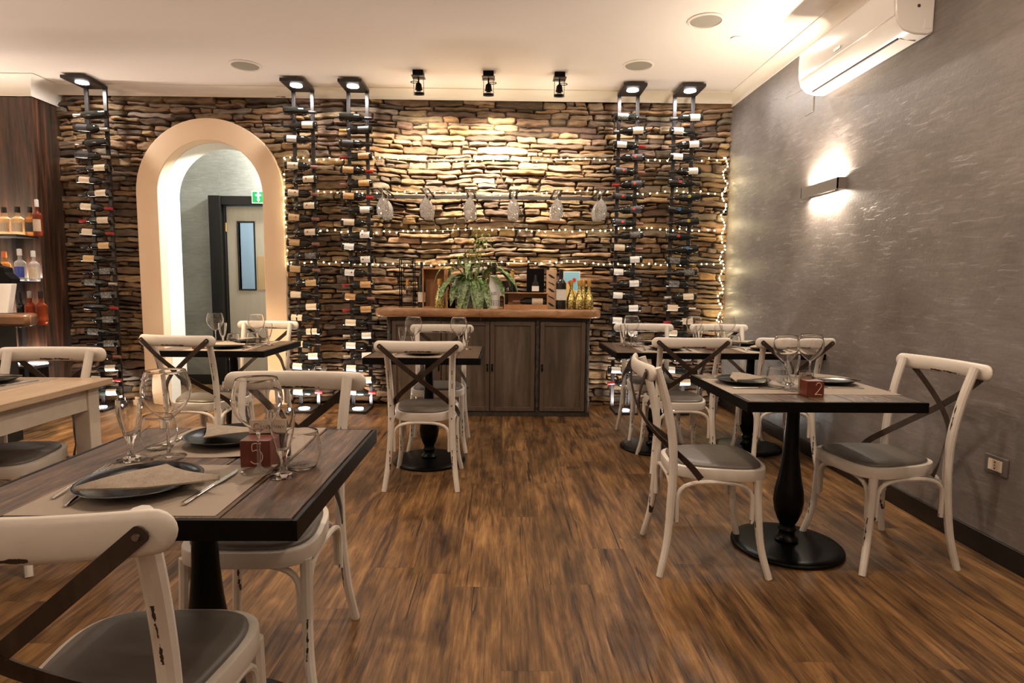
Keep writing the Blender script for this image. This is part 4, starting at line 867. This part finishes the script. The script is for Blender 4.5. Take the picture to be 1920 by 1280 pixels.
# ------------------------------------------------------------------ hanging stemware bar
o = empty('stemware_rail', (-0.095, 5.76, 2.015)); tag(o, 'black steel rail with paired slats hanging stemware on the stone wall', 'glass rack')
MB().box(-1.165, 1.145, -0.012, 0.012, -0.016, 0.016).build('rail', M['rackmetal'], o, smooth=False, bevel=0.002)
CX = [-1.075, -0.695, -0.305, 0.085, 0.475, 0.865]
for cx in CX:
    for s_ in (-1, 1): MB().box(cx + 0.095 + s_ * 0.030 - 0.010, cx + 0.095 + s_ * 0.030 + 0.010, -0.44, 0.10, 0.006, 0.012).build('slat', M['rackmetal'], o, smooth=False)
HG = [(0.034, 0.0), (0.035, -0.0015), (0.024, -0.004), (0.008, -0.008), (0.0042, -0.02), (0.0036, -0.05), (0.005, -0.070)] + [(a_, -b_) for a_, b_ in smooth_prof([(0.008, 0.075), (0.026, 0.095), (0.044, 0.130), (0.053, 0.165), (0.049, 0.215), (0.040, 0.248)])]
def cut_glass():
    n_ = 20; vs = []; outer_ = [(0.0004, 0)] + HG; prof = outer_ + [(max(.0004, a_ - .0028), b_) for a_, b_ in HG[7:]][::-1] + [(0.0004, -0.079)]
    for k_, (r_, z_) in enumerate(prof):
        cut = 7 < k_ < len(outer_) - 3
        for i_ in range(n_): a = 2 * PI * i_ / n_; rr = r_ * (1 + (0.035 if (i_ + k_) % 2 else -0.035)) if cut else r_; vs.append((rr * math.cos(a), rr * math.sin(a), z_))
    K_ = len(prof); return MB().add(vs, [(j_ * n_ + i_, j_ * n_ + (i_ + 1) % n_, (j_ + 1) * n_ + (i_ + 1) % n_, (j_ + 1) * n_ + i_) for j_ in range(K_ - 1) for i_ in range(n_)])
hg = cut_glass().build('cut_crystal_glass', M['crystal'], smooth=False)
names = ['first', 'second', 'third', 'fourth', 'fifth', 'sixth']
for i, cx in enumerate(CX):
    for j, (yy, wn_) in enumerate(((5.40, 'front'), (5.62, 'rear'))):
        put(hg, cx, yy, f'{wn_} upside-down cut crystal glass in the {names[i]} slot of the rail from the left', 'glass', 'crystal glasses hanging from the rail', 2.036)

# ------------------------------------------------------------------ fairy lights
bulb = MB().lathe([(0.0004, -0.007), (0.005, -0.004), (0.0058, 0.0), (0.0045, 0.005), (0.0004, 0.007)], 8, caps=False).build('bulb', M['fairy'], smooth=False); bulb_used = False
def garland(pts, lab, spacing=0.064):
    global bulb_used
    p = crom(pts, 10); o = MB().tube(p, 0.0016, 5).build('fairy_lights', M['wire']); tag(o, lab, 'string lights', 'warm fairy light strings on the stone wall')
    acc = 0.0
    for i in range(1, len(p)):
        a, b_ = p[i - 1], p[i]; L = (b_ - a).length; d_ = acc
        while d_ < L:
            q_ = a.lerp(b_, d_ / L) + Vector((random.uniform(-.008, .008), -0.006, random.uniform(-.013, .013)))
            o2 = bulb if not bulb_used else bulb.copy()
            if bulb_used: COL.objects.link(o2)
            bulb_used = True; o2.parent = o; o2.location = q_; d_ += spacing * random.uniform(.8, 1.2)
        acc = d_ - L
    return o
GY = 5.862
def rowp(x0, x1, z0, z1, sag=.03, n=9):
    return [(x0 + (x1 - x0) * i / n, GY, z0 + (z1 - z0) * i / n + random.uniform(-sag, sag) * .6) for i in range(n + 1)]
garland(rowp(-2.09, 2.12, 2.365, 2.405), 'topmost horizontal row of warm fairy lights')
garland(rowp(-2.05, 2.13, 2.06, 2.095), 'second row of warm fairy lights, level with the stemware rail')
garland(rowp(-1.77, 2.14, 1.70, 1.755), 'third row of warm fairy lights, just under the hanging glasses')
garland(rowp(-2.06, 2.15, 1.395, 1.415), 'lowest row of warm fairy lights, just above the sideboard items')
zig = [(2.135 + 0.022 * math.sin(i * 1.9), GY + 0.004, 2.42 - i * 0.06) for i in range(33)]
garland(zig, 'vertical string of fairy lights zigzagging down the right wall corner', 0.030)
garland([(-2.09, 5.835, 2.37), (-2.085, 5.835, 2.15), (-2.09, 5.835, 1.9), (-2.085, 5.835, 1.6), (-2.08, 5.835, 1.38)], 'vertical string of fairy lights along the right edge of the arch')
for z_ in (2.2, 1.8, 1.35, 0.95): lamp('fairy_glow', 'POINT', (2.10, 5.80, z_), 0.6, (1.0, 0.80, 0.45), size=0.03)

# ------------------------------------------------------------------ sideboard
sb = empty('sideboard', (-0.135, 5.36, 0)); tag(sb, 'rustic grey-brown oak sideboard with four panelled doors under a live-edge slab', 'sideboard')
x0, x1 = -0.905, 0.920
MB().box(x0, x1, 0.03, 0.50, 0.035, 0.905).build('carcass', M['cabframe'], sb, smooth=False)
MB().box(x0 - 0.01, x1 + 0.01, 0.01, 0.5, 0, 0.045).build('plinth', M['bark'], sb, smooth=False, bevel=0.004)
def rough_post(xa, xb, z0=0.04, z1=0.905):
    mb = MB(); n = 34
    pts = [((xa + xb) / 2 + random.uniform(-.004, .004), 0.018 + random.uniform(-.004, .004), z0 + (z1 - z0) * i / n) for i in range(n + 1)]
    return mb.tube(pts, [(xb - xa) / 2 * random.uniform(.8, 1.15) for _ in pts], 9, [0.022 * random.uniform(.75, 1.15) for _ in pts])
for xa, xb in ((x0 - 0.002, x0 + 0.038), (0.425, 0.468), (x1 - 0.040, x1)): rough_post(xa, xb).build('live_edge_post', M['bark'], sb, angle=30)
MB().box(x0, x1, 0.0, 0.03, 0.872, 0.905).build('top_rail', M['bark'], sb, smooth=False, bevel=0.004)
DR = [(-0.862, -0.438, 1), (-0.432, -0.010, -1), (-0.004 + 0.0, 0.422, 1), (0.472, 0.878, -1)]
DR = [(-0.862, -0.425, 1), (-0.418, 0.013, 1), (0.020, 0.423, -1), (0.472, 0.880, -1)]
for xa, xb, hs in DR:
    z0, z1 = 0.050, 0.868; r = 0.038
    dd = MB().box(xa, xa + r, -0.004, 0.03, z0, z1).box(xb - r, xb, -0.004, 0.03, z0, z1).box(xa + r, xb - r, -0.004, 0.03, z0, z0 + r).box(xa + r, xb - r, -0.004, 0.03, z1 - r, z1).build('door', M['cabframe'], sb, smooth=False, bevel=0.003)
    MB().box(xa + r, xb - r, 0.010, 0.026, z0 + r, z1 - r).build('door_panel', M['cabinet'], dd, smooth=False)
    hx_ = xb - 0.018 if hs > 0 else xa + 0.018
    MB().lathe([(0.008, 0), (0.010, -0.008), (0.005, -0.012)], 12, (hx_, -0.004, 0.475), 'y').tube([(hx_, -0.012, 0.472), (hx_, -0.013, 0.44), (hx_, -0.012, 0.415)], [0.003, 0.008, 0.005], 8).build('handle', M['black'], dd)
# slab
mb = MB(); n = 60; pts = []
def slab_outline():
    out = []
    for i in range(n + 1): x = -1.125 + 1.98 * i / n; out.append((x, 5.280 + 0.014 * math.sin(x * 6) + 0.009 * math.sin(x * 19 + 1) + 0.004 * math.sin(x * 47) + 0.05 * (max(0, abs((i / n) * 2 - 1) - .92) / .08) ** 2))
    return out + [(0.870, 5.33), (0.872, 5.60), (0.86, 5.82), (-1.12, 5.82), (-1.135, 5.60), (-1.135, 5.33)]
so_ = slab_outline(); c0 = Vector((-0.135, 5.56))
lv = [(0.955, 0.906), (0.985, 0.911), (0.998, 0.926), (1.0, 0.943), (0.996, 0.962), (0.984, 0.976), (0.965, 0.981)]
vs = []; 
for s_, z_ in lv: vs += [(c0.x + (p[0] - c0.x) * (1 - (1 - s_) * .35), c0.y + (p[1] - c0.y) * s_, z_) for p in so_]
k_ = len(so_); fs = [(j * k_ + i, j * k_ + (i + 1) % k_, (j + 1) * k_ + (i + 1) % k_, (j + 1) * k_ + i) for j in range(len(lv) - 1) for i in range(k_)] + [tuple(range(k_ - 1, -1, -1)), tuple((len(lv) - 1) * k_ + i for i in range(k_))]
MB().add(vs, fs).build('slab_top', M['slab'], angle=60); so2 = bpy.data.objects['slab_top']; tag(so2, 'thick polished live-edge wooden slab lying on the sideboard', 'counter slab')

ZT = 0.9815
def thing(name, x, y, lab, cat, grp=None, z_=ZT, rz=0): o = empty(name, (x, y, z_), rz); return tag(o, lab, cat, grp)
# 1 wire stand with decanter
o = thing('decanter_stand', -0.880, 5.52, 'tall black wire stand at the left end of the sideboard slab', 'stand')
for a_ in (-0.062, 0.062):
    for b_ in (-0.05, 0.05): MB().box(a_ - .004, a_ + .004, b_ - .004, b_ + .004, 0, 0.44).build('upright', M['black'], o, smooth=False)
MB().box(-.062, .062, -.05, .05, 0.43, 0.438).build('top_plate', M['black'], o, smooth=False); MB().box(-.062, .062, -.054, .054, 0.035, 0.043).build('shelf', M['black'], o, smooth=False)
o = thing('decanter', -0.880, 5.52, 'glass decanter with gold neck inside the black wire stand', 'decanter', z_=ZT + 0.044)
DEC = smooth_prof([(0.046, 0.004), (0.050, 0.03), (0.044, 0.07), (0.026, 0.12), (0.014, 0.165), (0.013, 0.20), (0.017, 0.225)])
glass_lathe([(0.040, 0.0)] + DEC, 0.0015, 28, 0.004).build('vessel', M['glass'], o, angle=60); MB().lathe([(0.0004, 0.006), (0.043, 0.007), (0.047, 0.03), (0.045, 0.042), (0.0004, 0.042)], 24, caps=False).build('cream_filling', M['card'], o)
MB().lathe([(0.0150, 0.150), (0.0142, 0.19), (0.0165, 0.215)], 16, caps=False).build('gold_neck', CAP['gold'], o)
def standing(name, x, y, lab, h=0.30, r=0.037, lb=None, cap='black', gm=None, shape='bx', grp=None, lz=(0.05, 0.13), z_=ZT):
    s_ = h / 0.30; o = thing(name, x, y, lab, 'bottle', grp, z_)
    P_ = {'bx': [(0.9 * r, 0), (r, 0.005), (r, 0.18 * s_), (0.93 * r, 0.195 * s_), (0.62 * r, 0.215 * s_), (0.40 * r, 0.23 * s_), (0.38 * r, 0.285 * s_)],
          'flute': [(0.9 * r, 0), (r, 0.005), (r, 0.13 * s_), (0.85 * r, 0.17 * s_), (0.5 * r, 0.225 * s_), (0.38 * r, 0.25 * s_), (0.36 * r, 0.285 * s_)],
          'tear': [(0.8 * r, 0), (0.95 * r, 0.01), (r, 0.06 * s_), (0.88 * r, 0.11 * s_), (0.55 * r, 0.165 * s_), (0.33 * r, 0.20 * s_), (0.30 * r, 0.285 * s_)],
          'gin': [(0.95 * r, 0), (r, 0.004), (r, 0.155 * s_), (0.85 * r, 0.175 * s_), (0.40 * r, 0.195 * s_), (0.34 * r, 0.21 * s_), (0.33 * r, 0.28 * s_)]}[shape]
    MB().lathe([(0.0005, 0.001)] + smooth_prof(P_, 3), 26).build('body', gm or M['bottle'], o, angle=60)
    MB().lathe([(0.41 * r, 0.235 * s_), (0.43 * r, 0.24 * s_), (0.42 * r, 0.295 * s_), (0.0005, 0.30 * s_)], 16, caps=False).build('capsule', CAP[cap] if cap in CAP else M[cap], o)
    if lb:
        n_ = 14; vs = []
        for z2 in lz:
            for i in range(n_ + 1): a = -1.25 + 2.5 * i / n_; vs.append(((r + .0006) * math.sin(a), -(r + .0006) * math.cos(a), z2 * s_))
        MB().add(vs, [(i, i + 1, n_ + 2 + i, n_ + 1 + i) for i in range(n_)]).build('label', LAB[lb] if lb in LAB else M[lb], o)
    return o
standing('wine_bottle', -0.755, 5.56, 'slender dark bottle with white label left of the upright wooden crate', 0.42, 0.036, 'white', 'black', None, 'flute', lz=(0.035, 0.10))
# 3 crate
o = thing('wine_crate', -0.635, 5.60, 'open pine wine crate standing upright on the slab', 'crate')
MB().box(-0.105, -0.095, -0.11, 0.10, 0, 0.36).box(0.095, 0.105, -0.11, 0.10, 0, 0.36).box(-0.095, 0.095, -0.11, 0.10, 0.35, 0.36).box(-0.095, 0.095, -0.11, 0.10, 0, 0.01).box(-0.095, 0.095, 0.09, 0.10, 0.01, 0.35).build('box', M['crate'], o, smooth=False)
GM = mat('gold_mesh_glass', (0.62, 0.46, 0.14), 0.22, 0.75); m_ = GM; t_ = m_.node_tree; b_ = t_.nodes['Principled BSDF']; f_ = noise(t_, coords(t_, (1, 1, 1)), 90, 2); lk(t_, ramp(t_, f_, [(0.42, (0.14, 0.10, 0.03)), (0.5, (0.50, 0.42, 0.14)), (0.62, (0.85, 0.70, 0.30))]), b_.inputs['Base Color'])
GG2 = 'gold patterned sparkling wine bottles on the slab'
standing('sparkling_bottle', -0.575, 5.42, 'gold patterned teardrop bottle in front of the upright crate', 0.265, 0.050, None, 'gold', GM, 'tear', GG2)
for x, y, lab in ((0.615, 5.42, 'leftmost of the four gold bottles at the right end'), (0.685, 5.38, 'second of the four gold bottles at the right end'), (0.735, 5.50, 'rearmost of the four gold bottles at the right end'), (0.775, 5.42, 'rightmost of the four gold bottles at the right end')):
    standing('sparkling_bottle', x, y, lab, 0.265, 0.044, None, 'gold', GM, 'tear', GG2)
# reeds
o = thing('reed_diffuser', -0.470, 5.46, 'reed diffuser with brown sticks beside the plant', 'diffuser')
MB().lathe([(0.034, 0), (0.036, 0.01), (0.034, 0.07), (0.018, 0.085), (0.016, 0.11)], 20).build('jar', M['black'], o)
mb = MB()
for i in range(16): a = random.uniform(0, 2 * PI); q_ = random.uniform(.03, .10); mb.tube([(0, 0, 0.05), (q_ * math.cos(a), q_ * math.sin(a) * .6, 0.30)], 0.0018, 5)
mb.build('reed', M['reed'], o, kind='stuff')
# plant
o = thing('potted_plant', -0.270, 5.50, 'potted plant with drooping variegated leaves and tall feathery stems on the slab', 'plant')
MB().box(-0.13, 0.13, -0.06, 0.08, 0, 0.13).build('pot', M['steelgrey'], o, smooth=False, bevel=0.006)
def leaf(mb, p0, p1, p2, p3, w_, n=9):
    P_ = [Vector(p) for p in (p0, p1, p2, p3)]; pts = []
    for i in range(n + 1): u_ = i / n; pts.append(P_[0] * (1 - u_) ** 3 + 3 * P_[1] * u_ * (1 - u_) ** 2 + 3 * P_[2] * u_ * u_ * (1 - u_) + P_[3] * u_ ** 3)
    vs = []
    for i, p in enumerate(pts):
        d_ = (pts[min(i + 1, n)] - pts[max(i - 1, 0)]).normalized(); sd = d_.cross(Vector((0, 0, 1)) if abs(d_.z) < .9 else Vector((0, -1, 0))).normalized(); nn = sd.cross(d_)
        u_ = i / n; ww = w_ * (math.sin(PI * min(1, max(0, (u_ - 0.22) / 0.78)) ** 0.8) if u_ > 0.22 else 0.04) + 0.0015
        vs += [p - sd * ww + nn * ww * .25, p, p + sd * ww + nn * ww * .25]
    mb.add(vs, [(3 * i + k2, 3 * i + k2 + 1, 3 * i + k2 + 4, 3 * i + k2 + 3) for i in range(n) for k2 in (0, 1)])
mb = MB(); random.seed(5)
T_ = [(-0.20, 0.02), (-0.13, -0.08), (-0.08, -0.10), (-0.16, 0.03), (-0.26, 0.12), (-0.30, 0.06), (0.02, -0.06), (0.07, -0.11), (0.10, 0.02), (0.0, 0.05), (0.28, 0.10), (0.34, 0.17), (0.40, 0.14), (0.24, 0.04), (0.46, 0.22), (0.30, 0.26), (-0.34, 0.24), (-0.12, 0.20), (-0.22, 0.30), (0.18, 0.34), (-0.05, -0.02), (0.15, -0.04), (0.36, 0.05), (-0.06, 0.26), (0.10, 0.24)]
for i, (x, z_) in enumerate(T_):
    if i in (3, 8, 9, 13, 20, 22): continue
    y = random.uniform(-0.26, -0.12) if z_ < 0.2 else random.uniform(-0.18, 0.05); rise = random.uniform(.22, .34)
    leaf(mb, (random.uniform(-.03, .03), 0, 0.13), (x * .3, y * .4, 0.13 + rise), (x * .85, y * .9, max(z_, 0) + .20), (x, y, z_), random.uniform(0.042, 0.056) if z_ < .2 else random.uniform(.026, .036))
mb.build('broad_leaves', M['leaf'], o, angle=80)
mb = MB()
for (x, y, h2, n2) in ((-0.03, 0.0, 0.52, 9), (0.03, 0.03, 0.60, 10), (-0.10, 0.02, 0.46, 8), (0.07, 0.0, 0.66, 9), (0.12, 0.05, 0.40, 7), (0.02, -.03, 0.70, 9)):
    bx_ = x * 0.4; p = crom([(bx_, y, 0.12), (bx_ + (x - bx_) * .4, y, h2 * .6), (x * 1.5, y, h2)], 5); mb.tube(p, 0.0032, 5)
    for k2 in range(n2 * 2):
        a = 2 * PI * k2 / (n2 * 2) + random.uniform(-.2, .2); L = random.uniform(.05, .10); q_ = p[-1] - Vector((0, 0, 0.10 * (k2 % 3) / 2)); leaf(mb, q_, q_ + Vector((L * .4 * math.cos(a), L * .4 * math.sin(a), .02)), q_ + Vector((L * .8 * math.cos(a), L * .8 * math.sin(a), .015)), q_ + Vector((L * math.cos(a), L * math.sin(a), -.015)), 0.006, 4)
mb.build('feathery_stems', M['leaf2'], o, angle=80)
# white sleeve bottle
o = thing('sleeved_bottle', -0.085, 5.40, 'white sleeved bottle with black dots beside the plant', 'bottle')
MB().lathe([(0.0005, 0.0), (0.050, 0.0), (0.054, 0.008), (0.056, 0.16), (0.052, 0.20), (0.034, 0.265), (0.022, 0.290), (0.019, 0.300)], 30).build('sleeve', M['white'], o, angle=60)
MB().lathe([(0.018, 0.298), (0.018, 0.34), (0.020, 0.342), (0.020, 0.41), (0.0005, 0.412)], 20).build('neck', CAP['black'], o)
mb = MB()
for i in range(5):
    for j in range(3): a = -0.75 + 1.5 * i / 4; mb.box(.0575 * math.sin(a) - .004, .0575 * math.sin(a) + .004, -.0575 * math.cos(a) - .0005, -.0575 * math.cos(a) + .0008, 0.03 + j * .018, 0.038 + j * .018, Matrix.Rotation(a, 3, 'Z'))
mb.build('dot_pattern', M['ink'], o, smooth=False)
fc = bpy.data.curves.new('txt', 'FONT'); fc.body = 'EZI'; fc.size = 0.034; fc.align_x = 'CENTER'; fc.extrude = 0.0006
fo = bpy.data.objects.new('txt', fc); COL.objects.link(fo); dg = bpy.context.evaluated_depsgraph_get(); me = bpy.data.meshes.new_from_object(fo.evaluated_get(dg)); bpy.data.objects.remove(fo)
for v_ in me.vertices: x, y_, z_ = v_.co; a = x / 0.0575; v_.co = ((.0572 + z_) * math.sin(a), -(.0572 + z_) * math.cos(a), y_ + 0.125)
me.materials.clear(); me.materials.append(M['ink']); mobj('lettering', me, o)
standing('wine_bottle', 0.025, 5.52, 'small dark bottle half hidden between the sleeved bottle and the tray', 0.24, 0.030, None, 'black', None, 'bx')
standing('wine_bottle', 0.085, 5.66, 'dark bottle with gold capsule behind the plant', 0.36, 0.036, None, 'gold', None, 'bx')
# tray with lying bottle
o = thing('bottle_tray', 0.205, 5.42, 'low open pine box holding a lying bottle', 'box')
MB().box(-0.195, 0.195, -0.075, 0.075, 0, 0.026).box(-0.195, 0.195, -0.085, -0.075, 0, 0.040).box(-0.195, 0.195, 0.075, 0.085, 0, 0.145).box(-0.20, -0.19, -0.075, 0.085, 0, 0.145).box(0.185, 0.195, -0.075, 0.085, 0, 0.145).box(-0.20, 0.195, -0.078, 0.085, 0.138, 0.146).build('box', M['crate'], o, smooth=False, bevel=0.001)
o2 = mobj('wine_bottle', meshes[('b', False, -1)]); o2.location = (0.235, 5.395, ZT + 0.026 + 0.0385); tag(o2, 'lying dark bottle with cream label inside the low pine box', 'bottle')
mobj('capsule', cached(('c', 'rose', -1), lambda: MB().lathe([(a_, -b_2) for a_, b_2 in CPS], 16, axis='x', caps=False), 'capsule', CAP['rose']), o2); mobj('label', cached(('l', 'cream', False, -1), lambda: patch(0.0375, -0.12, -0.022, -.8, 1, -1), 'label', LAB['cream']), o2)
o = thing('gift_box', 0.290, 5.46, 'black gift box standing on the low pine box', 'box', z_=ZT + 0.1475)
MB().box(-0.078, 0.078, -0.03, 0.05, 0, 0.215).build('box', M['black'], o, smooth=False); MB().box(-0.032, 0.032, -0.0315, -0.030, 0.012, 0.058).build('printed_label', M['white'], o, smooth=False)
MB().prism([(-0.028, 0.060), (0.028, 0.060), (0.028, 0.085), (0.012, 0.105), (0.009, 0.16), (-0.009, 0.16), (-0.012, 0.105), (-0.028, 0.085)], -0.0312, -0.0300, 'y').build('bottle_print', M['bottle'], o, smooth=False)
# tool panel
o = thing('tool_panel', 0.435, 5.44, 'pale wooden panel printed with black corkscrew tools', 'panel')
MB().box(-0.045, 0.045, -0.012, 0.012, 0, 0.350).build('panel', M['palewood'], o, smooth=False, bevel=0.001)
mb = MB()
for j, z_ in enumerate((0.30, 0.235, 0.175, 0.11, 0.045)):
    k2 = 0.020 if j % 2 == 0 else 0.008
    mb.prism([(-0.030, z_ + .014), (-0.012, z_ + k2 * .5), (0.012, z_ - .004), (0.030, z_ - .020), (0.026, z_ - .026), (0.0, z_ - k2 * .7 - .006), (-0.024, z_ + .0)], -0.0135, -0.0122, 'y')
mb.build('tool_prints', M['ink'], o, smooth=False)
standing('wine_bottle', 0.520, 5.40, 'large dark wine bottle with broad pinkish-white label right of the tool panel', 0.36, 0.047, 'white', 'black', None, 'bx', lz=(0.068, 0.148))
# picture card
o = thing('picture_card', 0.640, 5.62, 'small blue and yellow picture card behind the gold bottles', 'picture')
MB().box(-0.078, 0.078, -0.004, 0.004, 0, 0.345).build('board', M['white'], o, smooth=False)
SKY = mat('card_blue', (0.30, 0.62, 0.80), 0.5); YEL = mat('card_yellow', (0.85, 0.60, 0.22), 0.5)
MB().box(-0.072, 0.072, -0.0052, -0.004, 0.17, 0.337).build('blue_print', SKY, o, smooth=False); MB().prism([(-0.072, 0.008), (0.05, 0.008), (0.072, 0.12), (0.0, 0.20), (-0.072, 0.26)], -0.0064, -0.0053, 'y').build('yellow_print', YEL, o, smooth=False)
MB().lathe([(0.016, 0), (0.016, .001)], 14, (-0.02, -0.0078, 0.24), 'y').lathe([(0.018, 0), (0.018, .001)], 14, (0.022, -0.0078, 0.265), 'y').lathe([(0.014, 0), (0.014, .001)], 14, (-0.01, -0.0078, 0.17), 'y').build('red_print', EMB['scarlet'], o, smooth=False)

# ------------------------------------------------------------------ spirits on the bar shelves
AMB = mat('amber_spirit', (0.70, 0.33, 0.09), 0.08, trans=0.6, ior=1.3); RED = mat('red_spirit', (0.28, 0.055, 0.02), 0.08, trans=0.5, ior=1.3); PALE = mat('pale_spirit', (0.90, 0.72, 0.42), 0.06, trans=0.75, ior=1.3); CLR = mat('clear_spirit', (0.86, 0.86, 0.84), 0.06, trans=0.7, ior=1.3)
BLU = mat('blue_label', (0.04, 0.07, 0.38), 0.4); M['blue_label'] = BLU
GS = 'spirit bottles on the bar shelves'; SY = 5.45
for x, z_, h2, r2, g2, lb, cp, lab in (
    (-4.435, 1.6005, 0.245, 0.050, PALE, 'cream', 'black', 'leftmost pale spirit bottle on the top bar shelf'), (-4.318, 1.6005, 0.250, 0.050, PALE, 'cream', 'black', 'second pale spirit bottle on the top bar shelf'),
    (-4.208, 1.6005, 0.250, 0.042, AMB, 'black', 'black', 'amber bottle with black label on the top bar shelf'), (-4.115 - .03, 1.6005, 0.315, 0.036, RED, 'cream', 'white', 'tall amber bottle with white stopper on the top bar shelf'),
    (-4.56, 1.6005, 0.25, 0.05, PALE, 'cream', 'black', 'pale spirit bottle cut by the left edge of the picture'),
    (-4.325, 1.1955, 0.285, 0.045, CLR, 'blue_label', 'white', 'clear bottle with blue label on the second bar shelf'), (-4.185 - 0.02, 1.1955, 0.270, 0.042, CLR, 'cream', 'white', 'clear bottle with round cream label on the second bar shelf'), (-4.46, 1.1955, 0.26, 0.045, AMB, 'cream', 'orange', 'bottle with orange top on the second bar shelf'),
    (-4.348, 0.8055, 0.295, 0.034, M['bottle'], None, 'black', 'dark bottle on the third bar shelf behind the bar top'), (-4.250 - .01, 0.8055, 0.300, 0.046, RED, None, 'silver', 'red-brown bottle with silver top on the third bar shelf'), (-4.145 - .02, 0.8055, 0.300, 0.045, RED, None, 'black', 'red-brown bottle with black top on the third bar shelf')):
    standing('spirit_bottle', x, SY, lab, h2, r2, lb, cp, g2, 'gin', GS, (0.03, 0.13), z_)
o = thing('porcelain_figurine', -4.47, 5.45, 'small white porcelain figurine on the fourth bar shelf', 'figurine', z_=0.4305)
MB().lathe(smooth_prof([(0.045, 0), (0.05, 0.02), (0.038, 0.07), (0.022, 0.10), (0.03, 0.125), (0.028, 0.15), (0.008, 0.168)]), 20).build('figure', M['white'], o, angle=60); MB().lathe([(0.03, 0.12), (0.032, 0.135), (0.020, 0.15)], 16, caps=False).build('gold_collar', CAP['gold'], o)
# bar counter
o = empty('bar_counter', (0, 0, 0)); tag(o, 'bar counter end with thick rounded walnut top at the left edge', 'bar counter')
out = [(XL + 0.3, 4.24), (-3.40, 4.24), (-3.355, 4.255), (-3.345, 4.29), (-3.395, 4.40), (-3.47, 4.50), (-3.55, 4.54), (XL + 0.3, 4.54)]
MB().prism(out, 0.875, 0.958).build('bar_top', M['barwood'], o, angle=50, bevel=0.02)
MB().box(XL + 0.3, -3.62, 4.30, 4.48, 0.0, 0.875).build('bar_front', M['darkframe'], o, smooth=False)
MB().lathe([(0.001, 0.0), (0.062, 0.0), (0.062, 0.008), (0.02, 0.012), (0.018, 0.09), (0.018, 0.15)], 20, (-3.59, 4.27, 0)).build('foot', M['steelgrey'], o)
o = empty('till_screen', (-3.575, 4.38, 0.959)); tag(o, 'white till screen seen from behind on the bar', 'till')
MB().prism([(-0.40, 0.0), (0.0, 0.0), (0.045, 0.215), (-0.40, 0.215)], -0.02, 0.03, 'y').build('screen_back', M['whiteplastic'], o, smooth=False, bevel=0.006)
o = empty('receipt_printer', (-3.635, 4.32, 1.1745)); tag(o, 'black receipt printer on top of the white till screen', 'printer')
MB().prism([(-0.25, 0), (0.09, 0), (0.10, 0.035), (0.055, 0.075), (0.05, 0.115), (-0.02, 0.13), (-0.05, 0.17), (-0.25, 0.18)], 0.045, 0.13, 'y').build('housing', M['black'], o, smooth=False, bevel=0.004)
